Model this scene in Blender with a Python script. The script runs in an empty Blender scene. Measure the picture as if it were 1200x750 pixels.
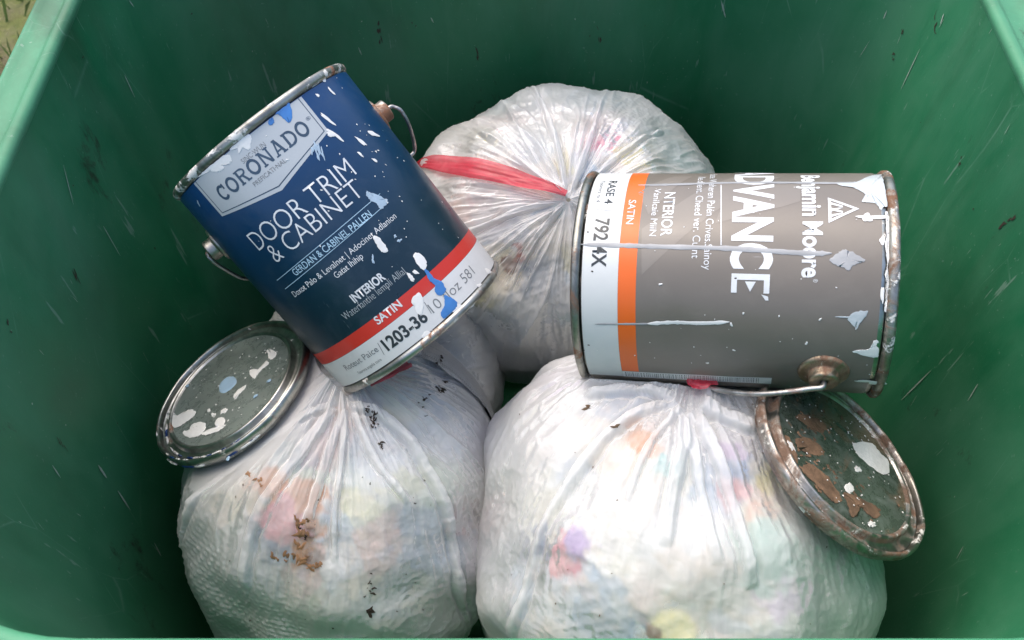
import bpy, bmesh, math, random
import numpy as np
from mathutils import Vector, Matrix
random.seed(3)
scn = bpy.context.scene
COL = scn.collection
rad = math.radians

# ------------------------------------------------------------------ camera
H = 1.46; TILT = rad(34.0); F = 1050.0
CAM = np.array([0.0, 0.0, H])
RIGHT = np.array([1.0, 0, 0]); UP = np.array([0, math.cos(TILT), math.sin(TILT)]); FWD = np.array([0, math.sin(TILT), -math.cos(TILT)])
cd = bpy.data.cameras.new('camera'); cam = bpy.data.objects.new('camera', cd); COL.objects.link(cam)
cam.location = CAM; cam.rotation_euler = (TILT, 0, 0)
cd.lens = F / 1200 * 36; cd.sensor_width = 36; cd.clip_start = 0.02; cd.clip_end = 400
cd.dof.use_dof = True; cd.dof.focus_distance = 0.74; cd.dof.aperture_fstop = cd.lens / 1000 / 0.0022
scn.camera = cam

# ------------------------------------------------------------------ sky, sun, exposure
w = bpy.data.worlds.new('World'); scn.world = w; w.use_nodes = True
wn = w.node_tree; bg = wn.nodes['Background']
sky = wn.nodes.new('ShaderNodeTexSky'); sky.sky_type = 'NISHITA'; sky.sun_disc = False
SUN_EL, SUN_AZ = rad(62), rad(-38)          # azimuth clockwise from +y
sky.sun_elevation = SUN_EL; sky.sun_rotation = SUN_AZ
sky.air_density = 1.0; sky.dust_density = 4.0; sky.ozone_density = 0.6
wn.links.new(sky.outputs[0], bg.inputs[0]); bg.inputs[1].default_value = 0.15
sd = bpy.data.lights.new('sun', 'SUN'); sd.energy = 0.6; sd.angle = rad(70); sd.color = (1, .95, .87)
sun = bpy.data.objects.new('sun', sd); COL.objects.link(sun)
tosun = Vector((math.cos(SUN_EL) * math.sin(SUN_AZ), math.cos(SUN_EL) * math.cos(SUN_AZ), math.sin(SUN_EL)))
sun.rotation_euler = tosun.to_track_quat('Z', 'Y').to_euler()
scn.view_settings.view_transform = 'Standard'; scn.view_settings.look = 'None'
scn.view_settings.exposure = 0.97; scn.view_settings.gamma = 1; scn.view_settings.use_curve_mapping = False
scn.render.engine = 'CYCLES'
scn.cycles.max_bounces = 8; scn.cycles.diffuse_bounces = 5; scn.cycles.glossy_bounces = 4
scn.cycles.transparent_max_bounces = 10; scn.cycles.caustics_reflective = False; scn.cycles.caustics_refractive = False
scn.cycles.use_denoising = True

# ------------------------------------------------------------------ helpers
def W(cx, cy, cz):                       # camera-frame measurement -> world
    return CAM + cx * RIGHT + cy * UP + cz * FWD
def Dv(cx, cy, cz):
    return cx * RIGHT + cy * UP + cz * FWD
def at(px, py, d):                       # measured position at distance d in front of the camera
    return W((px - 600) / F * d, (375 - py) / F * d, d)
def pix(P):
    q = np.asarray(P) - CAM
    z = q @ FWD
    return np.stack([600 + F * (q @ RIGHT) / z, 375 - F * (q @ UP) / z], -1), z

def link_mesh(name, V, Fc, mat, parent=None, smooth=True):
    me = bpy.data.meshes.new(name)
    V = np.asarray(V, np.float32)
    if isinstance(Fc, np.ndarray):
        n, k = Fc.shape
        me.vertices.add(len(V)); me.vertices.foreach_set('co', V.ravel())
        me.loops.add(n * k); me.loops.foreach_set('vertex_index', Fc.astype(np.int32).ravel())
        me.polygons.add(n); me.polygons.foreach_set('loop_start', np.arange(0, n * k, k, dtype=np.int32))
        me.polygons.foreach_set('loop_total', np.full(n, k, np.int32))
        me.update(calc_edges=True)
    else:
        me.from_pydata([tuple(v) for v in V], [], [tuple(f) for f in Fc]); me.update()
    me.validate()
    me.polygons.foreach_set('use_smooth', np.full(len(me.polygons), smooth))
    if mat: me.materials.append(mat)
    o = bpy.data.objects.new(name, me); COL.objects.link(o)
    if parent: o.parent = parent
    return o
def tag(o, label=None, cat=None, group=None, kind=None):
    if label: o['label'] = label
    if cat: o['category'] = cat
    if group: o['group'] = group
    if kind: o['kind'] = kind
    return o
def empty(name, M=None, loc=None):
    o = bpy.data.objects.new(name, None); COL.objects.link(o); o.empty_display_size = .05
    if M is not None: o.matrix_world = M
    if loc is not None: o.location = loc
    return o
class MB:
    """gathers vertices and faces for one mesh object"""
    def __init__(s): s.v = []; s.f = []
    def add(s, V, Fs):
        b = len(s.v); s.v += [tuple(map(float, p)) for p in V]; s.f += [tuple(i + b for i in f) for f in Fs]
    def build(s, name, mat, parent=None, smooth=True): return link_mesh(name, s.v, s.f, mat, parent, smooth)
class Spl(MB):
    """dried paint: every piece large enough to pick out is a part, the specks stay together"""
    def __init__(s, name, mat, parent, big=.0065): super().__init__(); s.name, s.mat, s.parent, s.big = name, mat, parent, big
    def add(s, V, Fs):
        A = np.array([tuple(map(float, p)) for p in V]); ext = np.linalg.norm(A.max(0) - A.min(0))
        if ext > s.big: link_mesh(s.name, A, Fs, s.mat, s.parent)
        else: super().add(V, Fs)
    def done(s):
        if s.v: tag(s.build(s.name.replace('splash', 'specks').replace('drip', 'specks').replace('patch', 'specks'), s.mat, s.parent), kind='stuff')
def lathe(profile, n=96, wob=None):
    """profile [(r,z)] round z"""
    V = []; Fs = []
    m = len(profile)
    for j in range(n):
        a = 2 * math.pi * j / n
        for i, (r, z) in enumerate(profile):
            dr = wob(a, i) if wob else 0
            V.append(((r + dr) * math.sin(a), -(r + dr) * math.cos(a), z))
    for j in range(n):
        for i in range(m - 1):
            a, b = j * m + i, ((j + 1) % n) * m + i
            Fs.append((a, b, b + 1, a + 1))
    return V, Fs
def tube(pts, r, n=10, close=True):
    P = [Vector(p) for p in pts]; V = []; Fs = []
    up = Vector((0.13, 0.21, 1)).normalized()
    for i, p in enumerate(P):
        t = (P[min(i + 1, len(P) - 1)] - P[max(i - 1, 0)]).normalized()
        e = t.cross(up)
        if e.length < 1e-3: e = t.cross(Vector((1, 0, 0)))
        e.normalize(); g = t.cross(e); up = -g if False else up
        rr = r[i] if isinstance(r, (list, tuple)) else r
        for k in range(n):
            a = 2 * math.pi * k / n
            V.append(p + rr * (math.cos(a) * e + math.sin(a) * g))
    for i in range(len(P) - 1):
        for k in range(n):
            a, b = i * n + k, i * n + (k + 1) % n
            Fs.append((a, b, b + n, a + n))
    if close:
        Fs.append(tuple(range(n))[::-1]); Fs.append(tuple(range((len(P) - 1) * n, len(P) * n)))
    return V, Fs
def smooth_path(pts, k=8):
    P = [np.array(p, float) for p in pts]; out = []
    Q = [2 * P[0] - P[1]] + P + [2 * P[-1] - P[-2]]
    for i in range(1, len(Q) - 2):
        a, b, c, d = Q[i - 1:i + 3]
        for j in range(k):
            t = j / k
            out.append(.5 * ((2 * b) + (c - a) * t + (2 * a - 5 * b + 4 * c - d) * t * t + (3 * b - a - 3 * c + d) * t ** 3))
    out.append(P[-1]); return np.array(out)

# ---- numpy noise
_rng = np.random.default_rng(11)
_perm = _rng.permutation(256); _perm = np.r_[_perm, _perm, _perm]
_g = _rng.normal(size=(256, 3)); _g /= np.linalg.norm(_g, axis=1)[:, None]
def noise(P, s=1.0, off=0.0):
    P = np.asarray(P, np.float64) * s + off + 1000
    I = np.floor(P).astype(np.int64); f = P - I; u = f * f * f * (f * (f * 6 - 15) + 10); I &= 255
    r = 0
    for dx in (0, 1):
        for dy in (0, 1):
            for dz in (0, 1):
                h = _perm[_perm[_perm[(I[:, 0] + dx) & 255] + ((I[:, 1] + dy) & 255)] + ((I[:, 2] + dz) & 255)]
                gr = _g[h]; d = f - np.array([dx, dy, dz])
                wgt = (u[:, 0] if dx else 1 - u[:, 0]) * (u[:, 1] if dy else 1 - u[:, 1]) * (u[:, 2] if dz else 1 - u[:, 2])
                r = r + wgt * (gr * d).sum(1)
    return r * 1.5
def ridge(P, s, off=0.0, p=2): return np.clip(1 - np.abs(noise(P, s, off)) * 2.2, 0, 1) ** p
def sstep(a, b, x):
    t = np.clip((x - a) / (b - a), 0, 1); return t * t * (3 - 2 * t)

# ------------------------------------------------------------------ materials
class MT:
    def __init__(s, name):
        s.m = bpy.data.materials.new(name); s.m.use_nodes = True; s.t = s.m.node_tree; s.p = s.t.nodes['Principled BSDF']
        s.out = s.t.nodes['Material Output']; s.tc = s.n('TexCoord')
    def n(s, typ, **k):
        x = s.t.nodes.new('ShaderNode' + typ)
        for a, b in k.items(): setattr(x, a, b)
        return x
    def l(s, a, b): s.t.links.new(a, b)
    def v(s, **k):
        for a, b in k.items():
            s.p.inputs[{'base': 'Base Color', 'rough': 'Roughness', 'metal': 'Metallic', 'spec': 'Specular IOR Level', 'coat': 'Coat Weight', 'coatr': 'Coat Roughness'}[a]].default_value = b + (1,) if isinstance(b, tuple) else b
        return s
    def noise(s, scale, detail=4, rough=.55, stretch=None, dist=0, loc=None):
        x = s.n('TexNoise'); x.inputs['Scale'].default_value = scale; x.inputs['Detail'].default_value = detail
        x.inputs['Roughness'].default_value = rough; x.inputs['Distortion'].default_value = dist
        mp = s.n('Mapping'); mp.inputs['Scale'].default_value = stretch or (1, 1, 1)
        if loc: mp.inputs['Location'].default_value = loc
        s.l(s.tc.outputs['Object'], mp.inputs[0]); s.l(mp.outputs[0], x.inputs[0]); return x.outputs['Fac']
    def ramp(s, fac, stops, interp='LINEAR'):
        r = s.n('ValToRGB'); s.l(fac, r.inputs[0]); e = r.color_ramp.elements; r.color_ramp.interpolation = interp
        while len(e) < len(stops): e.new(.5)
        for q, (p, c) in zip(e, stops):
            q.position = p; q.color = (c, c, c, 1) if isinstance(c, (int, float)) else tuple(c) + (1,)
        return r.outputs[0]
    def mix(s, fac, a, b, mode='MIX'):
        x = s.n('Mix', data_type='RGBA', blend_type=mode)
        for sock, val in ((x.inputs[0], fac), (x.inputs[6], a), (x.inputs[7], b)):
            if hasattr(val, 'default_value') or hasattr(val, 'is_output'): s.l(val, sock)
            elif isinstance(val, (int, float)): sock.default_value = val if sock == x.inputs[0] else (val, val, val, 1)
            else: sock.default_value = tuple(val) + (1,)
        return x.outputs[2]
    def math(s, op, a, b=0.0):
        x = s.n('Math', operation=op)
        for i, val in enumerate((a, b)):
            if hasattr(val, 'is_output'): s.l(val, x.inputs[i])
            else: x.inputs[i].default_value = val
        return x.outputs[0]
    def bump(s, h, strength=.3, dist=.001, prev=None):
        b = s.n('Bump'); b.inputs['Strength'].default_value = strength; b.inputs['Distance'].default_value = dist
        s.l(h, b.inputs['Height'])
        if prev is not None: s.l(prev, b.inputs['Normal'])
        return b.outputs[0]
    def set(s, **k):
        for a, o in k.items():
            s.l(o, s.p.inputs[{'base': 'Base Color', 'rough': 'Roughness', 'metal': 'Metallic', 'normal': 'Normal'}[a]])
        return s

def m_plain(name, c, rough=.5, metal=0, bump=0, scale=300, var=.12):
    t = MT(name).v(rough=rough, metal=metal)
    n = t.noise(scale * .15, 5)
    t.set(base=t.mix(t.ramp(n, [(.35, 0), (.7, 1)]), tuple(x * (1 - var) for x in c), tuple(min(1, x * (1 + var)) for x in c)))
    if bump: t.set(normal=t.bump(t.noise(scale, 3), bump))
    return t.m

def m_bin(name, base, streak=1.0):
    t = MT(name)
    big = t.noise(3.2, 5, .6); st = t.noise(16, 6, .65, (1, 1, .3), .6); fine = t.noise(170, 3, .6, (1, 1, .05), .15)
    c = t.mix(t.ramp(big, [(.3, 0), (.72, 1)]), tuple(x * .82 for x in base), tuple(x * 1.2 + .004 for x in base))
    chalk = t.ramp(t.math('MULTIPLY', t.noise(3.6, 6, .62, (1, 1, .7), .4, (3, 1, 2)), t.math('ADD', t.math('MULTIPLY', st, .6), .3)), [(.20, 0), (.38, .45 * streak)])
    grime = t.ramp(t.math('MULTIPLY', t.noise(9, 6, .68, (1, 1, .28), .5, (6, 2, 3)), t.noise(3.2, 3, .5, None, 0, (2, 2, 6))), [(.27, 0), (.42, .55 * streak)])
    c = t.mix(grime, c, (.030, .075, .036))
    c = t.mix(chalk, c, (.11, .28, .165))
    sc2 = t.n('TexVoronoi', feature='DISTANCE_TO_EDGE'); mp = t.n('Mapping'); mp.inputs['Scale'].default_value = (1, 1, .22); mp.inputs['Rotation'].default_value = (.25, .2, .3)
    t.l(t.tc.outputs['Object'], mp.inputs[0]); t.l(mp.outputs[0], sc2.inputs['Vector']); sc2.inputs['Scale'].default_value = 19
    hair = t.math('MULTIPLY', t.ramp(sc2.outputs['Distance'], [(0, 1), (.006, 0)]), t.ramp(t.noise(8, 4, .6, None, 0, (4, 4, 4)), [(.50, 0), (.62, .4 * streak)]))
    c = t.mix(hair, c, (.22, .38, .28))
    spk = t.ramp(t.noise(260, 2, .6, (1, 1, .8)), [(.70, 0), (.74, .35 * streak)])
    c = t.mix(spk, c, (.22, .34, .26))
    scr = t.ramp(t.math('MULTIPLY', fine, t.noise(11, 4, .6, None, .5, (0, 7, 1))), [(.395, 0), (.42, .5 * streak)])
    c = t.mix(scr, c, (.24, .36, .28))
    dirt = t.ramp(t.math('MULTIPLY', t.noise(42, 7, .78, (1, 1, .45), .3, (1, 9, 4)), t.noise(6, 3, .55, None, 0, (5, 2, 8))), [(.36, 0), (.45, .8 * streak)])
    c = t.mix(dirt, c, (.028, .026, .018))
    t.set(base=c, rough=t.ramp(t.math('ADD', t.math('MULTIPLY', chalk, .5), t.math('MULTIPLY', st, .5)), [(.1, .32), (.5, .56)]))
    t.v(spec=.32)
    b = t.bump(t.noise(420, 3), .12, .0006); b = t.bump(fine, .10, .0008, b); b = t.bump(t.noise(5, 2), .25, .02, b)
    t.set(normal=b); return t.m

def m_tin(name, base=(.62, .60, .56), rust=.5, paint=.3, rough=.28, seed=0.0, rustc=(.22, .085, .035)):
    t = MT(name)
    n1 = t.noise(28, 7, .7, None, .5, (seed, 1, 2)); n2 = t.noise(60, 6, .72, None, .4, (2, seed + 3, 5)); n3 = t.noise(45, 5, .65, None, .8, (8, 2, seed))
    rm = t.ramp(n1, [(.62 - .28 * rust, 0), (.70 - .24 * rust, 1)])
    pm = t.ramp(n2, [(.70 - .26 * paint, 0), (.73 - .26 * paint, 1)])
    sm = t.ramp(n3, [(.4, 0), (.62, .7)])
    c = t.mix(sm, base, tuple(x * .35 for x in base))
    c = t.mix(rm, c, t.mix(t.noise(220, 4), tuple(x * .45 for x in rustc), tuple(x * 1.7 for x in rustc)))
    c = t.mix(pm, c, (.74, .73, .68))
    metal = t.math('SUBTRACT', 1.0, t.math('MAXIMUM', rm, pm))
    t.set(base=c, metal=metal, rough=t.ramp(t.math('MAXIMUM', rm, t.math('MULTIPLY', n3, .5)), [(0, rough), (1, .75)]))
    hgt = t.math('ADD', t.math('MULTIPLY', pm, 1.0), t.math('MULTIPLY', rm, t.noise(500, 4)))
    t.set(normal=t.bump(hgt, .5, .0007)); return t.m

def m_label(name, base, rough=.32, soft=None, grime=.35, seed=0.):
    t = MT(name); t.v(coat=.15, coatr=.2)
    c = base if not callable(base) else base(t)
    n = t.noise(26, 6, .7, None, .4, (seed, 0, 0))
    g = t.ramp(n, [(.5, 0), (.8, grime)])
    c = t.mix(g, c, soft or (.30, .29, .27))
    sc = t.ramp(t.noise(210, 4, .7, (1, 1, .1), 0, (0, seed, 0)), [(.70, 0), (.76, grime)])
    c = t.mix(sc, c, (.6, .6, .6))
    t.set(base=c, rough=t.ramp(n, [(.3, rough), (.8, rough + .25)]))
    t.set(normal=t.bump(t.noise(38, 3), .18, .0012)); return t.m

GREEN = (.014, .165, .066)
M_WALL = m_bin('worn green plastic', GREEN)
M_RIM = m_bin('sky-lit faded green rim plastic', (.070, .30, .155), 1.1)  # lighter green paints in sky light on the rim, plus some fading
M_WHITEPAINT = m_plain('dried white paint', (.86, .85, .81), .5, bump=.3, var=.07)
M_BLUEPAINT = m_plain('dried blue paint', (.06, .22, .55), .45, bump=.3)
M_PALEBLUE = m_plain('dried pale blue paint', (.40, .52, .62), .4, bump=.3)
M_GREYDRIP = m_plain('pale grey latex drip', (.36, .37, .375), .4, bump=.2)
M_RUST = m_plain('rust crust', (.22, .10, .045), .85, bump=.8, scale=500, var=.5)
M_WIRE = m_tin('galvanised wire', (.55, .54, .52), .15, .1, .35, 4.)
M_DARK = m_plain('dark brown grime', (.045, .030, .020), .7)
M_SCRATCH = m_plain('pale scratch', (.38, .46, .38), .6)
M_RED = m_label('printed red', (.62, .035, .02), .35, grime=.12)
M_WHITE = m_label('printed white band', (.72, .72, .70), .35, grime=.3)
M_INKW = m_plain('white ink', (.74, .76, .76), .4)
M_INKC = m_plain('pale blue ink', (.42, .62, .74), .4)
M_INKG = m_plain('grey ink', (.42, .46, .47), .4)
M_INKK = m_plain('dark ink', (.03, .04, .045), .4)
M_INKN = m_plain('slate blue ink', (.05, .085, .13), .4)
M_INKS = m_plain('mid grey ink', (.20, .21, .21), .4)

# ------------------------------------------------------------------ ground
def m_ground():
    t = MT('soil and dry grass')
    a = t.noise(3.2, 8, .7); b = t.noise(14, 8, .75)
    c = t.ramp(a, [(.35, (.12, .085, .05)), (.5, (.17, .19, .05)), (.68, (.10, .15, .03))])
    c = t.mix(t.ramp(b, [(.45, 0), (.75, .8)]), c, (.24, .20, .13))
    t.set(base=c, normal=t.bump(b, .8, .03)); t.v(rough=.95); return t.m
gv = []; gf = []
n = 40
xs = np.sign(np.linspace(-1, 1, n)) * np.abs(np.linspace(-1, 1, n)) ** 3 * 80
GX, GY = np.meshgrid(xs, xs); GZ = .02 * np.sin(GX * 1.3) * np.cos(GY * 1.1) - .02
idx = np.arange(n * n).reshape(n, n)
q = np.stack([idx[:-1, :-1], idx[:-1, 1:], idx[1:, 1:], idx[1:, :-1]], -1).reshape(-1, 4)
tag(link_mesh('ground', np.stack([GX, GY, GZ], -1).reshape(-1, 3), q, m_ground()), kind='structure')
mb = MB()
for i in range(5200):
    x = random.uniform(-2.4, -.55); y = random.uniform(.6, 3.4)
    if noise(np.array([[x * 2.3, y * 2.3, 0]]))[0] < -.22 and random.random() < .8: continue
    h = random.uniform(.02, .07); a = random.uniform(0, 6.28); ww = random.uniform(.002, .0045)
    dx, dy = math.cos(a) * ww, math.sin(a) * ww; lx, ly = random.uniform(-.04, .04), random.uniform(-.04, .04)
    mb.add([(x - dx, y - dy, -.02), (x + dx, y + dy, -.02), (x + dx * .6 + lx * .5, y + dy * .6 + ly * .5, h * .6), (x + lx, y + ly, h)], [(0, 1, 2), (0, 2, 3)])
tag(mb.build('grass', m_plain('grass blades', (.19, .25, .06), .7, var=.5, scale=40), None, False), 'short yellow green grass on the soil beside the bin', 'grass', kind='stuff')

# ------------------------------------------------------------------ the bin
RIMZ = 1.0
X0, X1, Y0, Y1 = -.356, .388, .1155, .835      # inner edge of the opening
def rrect(off, z, taper=0.0, seg=14, r0=.14, sub=26):
    """rounded rectangle, off outwards, taper shrinks it"""
    x0, x1, y0, y1 = X0 - off + taper, X1 + off - taper, Y0 - off + taper, Y1 + off - taper
    r = max(r0 + off, .02); pts = []
    cs = [(x1 - r, y0 + r, -90), (x1 - r, y1 - r, 0), (x0 + r, y1 - r, 90), (x0 + r, y0 + r, 180)]
    for i, (cx, cy, a0) in enumerate(cs):
        for k in range(seg + 1):
            a = rad(a0 + 90 * k / seg); pts.append((cx + r * math.cos(a), cy + r * math.sin(a), z))
        nx = cs[(i + 1) % 4]; a = rad(nx[2]); e = (nx[0] + r * math.cos(a), nx[1] + r * math.sin(a)); s = pts[-1]
        for k in range(1, sub): pts.append((s[0] + (e[0] - s[0]) * k / sub, s[1] + (e[1] - s[1]) * k / sub, z))
    return pts
def loft(rings, closed_bottom=False):
    V = [p for r in rings for p in r]; m = len(rings[0]); Fs = []
    for i in range(len(rings) - 1):
        for k in range(m):
            a, b = i * m + k, i * m + (k + 1) % m
            Fs.append((a, b, b + m, a + m))
    if closed_bottom: Fs.append(tuple(range((len(rings) - 1) * m, len(rings) * m)))
    return V, Fs
TAP = .055
wheelie = empty('refuse_bin', loc=(.016, .475, 0)); off0 = Vector((.016, .475, 0))
tag(wheelie, 'deep green plastic refuse bin with scratched walls, open and holding everything else', 'bin')
def inbin(o): o.location = -off0; return o
rings = []
for k in range(46):
    t = k / 45; z = RIMZ - .004 - t * .93
    bulge = .004 * math.sin(t * math.pi)
    rings.append(rrect(-.0015 + bulge, z, TAP * t * .93))
rings.append(rrect(-.03, .055, TAP)); 
Vb, Fb = loft(rings, True)
Vb = np.array(Vb); nn = noise(Vb, 5.) * .0035 + noise(Vb, 2.2, 5) * .004
cxy = np.array([.016, .475, 0]); dr = Vb - cxy; dr[:, 2] = 0; dr /= np.linalg.norm(dr, axis=1)[:, None] + 1e-9
fade = np.clip((RIMZ - .02 - Vb[:, 2]) / .1, 0, 1)
Vb = Vb + dr * (nn * fade)[:, None]
inbin(link_mesh('inner_wall', Vb, Fb, M_WALL, wheelie))
rings = [rrect(.028, RIMZ - .045, 0), rrect(.012, RIMZ - .05, 0)]
for k in range(12):
    t = k / 11; rings.append(rrect(.010, RIMZ - .055 - t * .94, TAP * t))
V_, F_ = loft(rings, True); inbin(link_mesh('outer_wall', V_, F_, M_WALL, wheelie))
prof = [(-.0015, -.006), (-.003, -.002), (-.0025, .0015), (.000, .0035), (.004, .004), (.007, .0025), (.009, -.0005), (.012, -.001), (.026, -.0015), (.029, .0005), (.032, 0), (.034, -.003), (.0345, -.010), (.034, -.045), (.031, -.046), (.0305, -.012), (.02, -.006)]
V_, F_ = loft([rrect(o_, RIMZ + z_) for o_, z_ in prof]); inbin(link_mesh('rim', V_, F_, M_RIM, wheelie))
# wheels and axle low at the back
for sx in (-1, 1):
    V_, F_ = lathe([(.02, -.02), (.095, -.02), (.1, -.012), (.1, .012), (.095, .02), (.02, .02), (.02, -.02)], 40)
    o = link_mesh('wheel', V_, F_, m_plain('black rubber', (.02, .02, .02), .8), wheelie); o.rotation_euler = (0, rad(90), 0); o.location = Vector((.016 + sx * .36, .86, .09)) - off0
# raised scratches and grime flecks scraped on the walls
def wall_x(side, z, y): return (X0 + TAP * (RIMZ - z)) if side < 0 else (X1 - TAP * (RIMZ - z))
def wall_hit(px, py, lift=.0012):
    best = None
    d0 = np.array([(px - 600) / F, (375 - py) / F, 1.0]); r = d0[0] * RIGHT + d0[1] * UP + d0[2] * FWD
    sl = TAP
    for ax, c0, sg in ((0, X0, 1), (0, X1, -1), (1, Y1, -1)):
        # plane: coord = c0 + sg*sl*(RIMZ - z)
        den = r[ax] + sg * sl * r[2]; t = (c0 + sg * sl * (RIMZ - CAM[2]) - CAM[ax]) / den
        if t > 0 and (best is None or t < best[0]):
            nrm = np.zeros(3); nrm[ax] = sg; best = (t, nrm, ax)
    t, nrm, ax = best
    return CAM + r * t, nrm
from mathutils.bvhtree import BVHTree
wall_bvh = BVHTree.FromPolygons([tuple(v) for v in Vb], [tuple(f) for f in Fb])
def wall_ray(px, py):
    d0 = (px - 600) / F * RIGHT + (375 - py) / F * UP + FWD
    h = wall_bvh.ray_cast(Vector(CAM), Vector(d0).normalized())
    if h[0] is None: return wall_ray(px + (600 - px) * .05, py + (375 - py) * .05)
    return (np.array(h[0]), -np.array(h[1]) if h[1].dot(Vector(d0)) > 0 else np.array(h[1]))
def sliver(mb, p0, p1, w0, lift=.0008):
    a, n0 = wall_ray(*p0); b, n1 = wall_ray(*p1)
    d = b - a; s = np.cross(n0, d); s /= np.linalg.norm(s) + 1e-9
    K = 6; V = []; 
    for i in range(K + 1):
        t = i / K; ww = w0 * (math.sin(math.pi * min(.97, max(.03, t))) ** .6) * random.uniform(.6, 1.2)
        c, nn_ = wall_ray(p0[0] + (p1[0] - p0[0]) * t, p0[1] + (p1[1] - p0[1]) * t)
        c = c + nn_ * lift; V += [c - s * ww, c + s * ww]
    mb.add(V, [(2 * i, 2 * i + 1, 2 * i + 3, 2 * i + 2) for i in range(K)])
ms = MB(); md = MB()
for p0, p1, ww in [((145, 88), (157, 114), .0007), ((276, 268), (286, 290), .0005), ((120, 265), (140, 300), .0005), ((73, 193), (85, 240), .0004), ((1079, 57), (1057, 104), .0008), ((1092, 434), (1057, 469), .0009), ((1040, 12), (1036, 22), .0006), ((114, 545), (124, 560), .0011), ((137, 575), (152, 598), .0009), ((180, 636), (188, 652), .0008), ((1103, 28), (1107, 16), .001), ((60, 545), (70, 560), .0005), ((1147, 450), (1135, 470), .0006), ((1130, 640), (1122, 655), .0005), ((150, 0), (156, 8), .0006), ((420, 55), (424, 64), .0005), ((505, 20), (508, 26), .0006), ((845, 0), (850, 20), .0008)]:
    sliver(ms, p0, p1, ww)
for i in range(38):
    side = random.choice((-1, 1)); px = random.uniform(20, 330) if side < 0 else random.uniform(1000, 1190); py = random.uniform(20, 620)
    L = random.uniform(3, 22) ** 1.0 * random.choice((.4, 1, 1)); dx = (600 - px) / 1050; dy = (1050 - py) / 1050; k = math.hypot(dx, dy)
    dx += random.uniform(-.25, .25)
    sliver(ms, (px, py), (px + dx / k * L, py + dy / k * L), random.uniform(.0001, .00028))
for p0, p1, ww in [((443, 22), (447, 55), .004), ((558, 50), (560, 75), .0025), ((78, 300), (98, 345), .002), ((60, 505), (82, 535), .0013), ((1098, 8), (1096, 52), .0022), ((1170, 268), (1196, 250), .004), ((1060, 30), (1056, 42), .002), ((1048, 60), (1046, 72), .002), ((1128, 180), (1124, 196), .0018), ((8, 372), (14, 398), .002), ((700, 30), (704, 52), .002)]:
    for k in range(5):
        j = lambda: random.uniform(-4, 4)
        t0 = random.uniform(0, .7); t1 = t0 + random.uniform(.1, .3)
        f = lambda t, a, b: (a[0] + (b[0] - a[0]) * t + j() * .5, a[1] + (b[1] - a[1]) * t + j() * .5)
        sliver(md, f(t0, p0, p1), f(t1, p0, p1), ww * random.uniform(.12, .38), .0006)
for i in range(24):
    side = random.choice((-1, 1, 0)); px = random.uniform(5, 300) if side < 0 else random.uniform(960, 1190) if side > 0 else random.uniform(300, 960); py = random.uniform(10, 640) if side else random.uniform(5, 120)
    sliver(ms if i % 3 == 0 else md, (px, py), (px + random.uniform(-2, 2), py + random.uniform(1, 3)), random.uniform(.0004, .0009), .0007)
for mb_, nm, mt in ((ms, 'scratches', M_SCRATCH), (md, 'grime_flecks', M_DARK)):
    o = inbin(mb_.build(nm, mt, wheelie, False)); o['kind'] = 'stuff'

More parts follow.
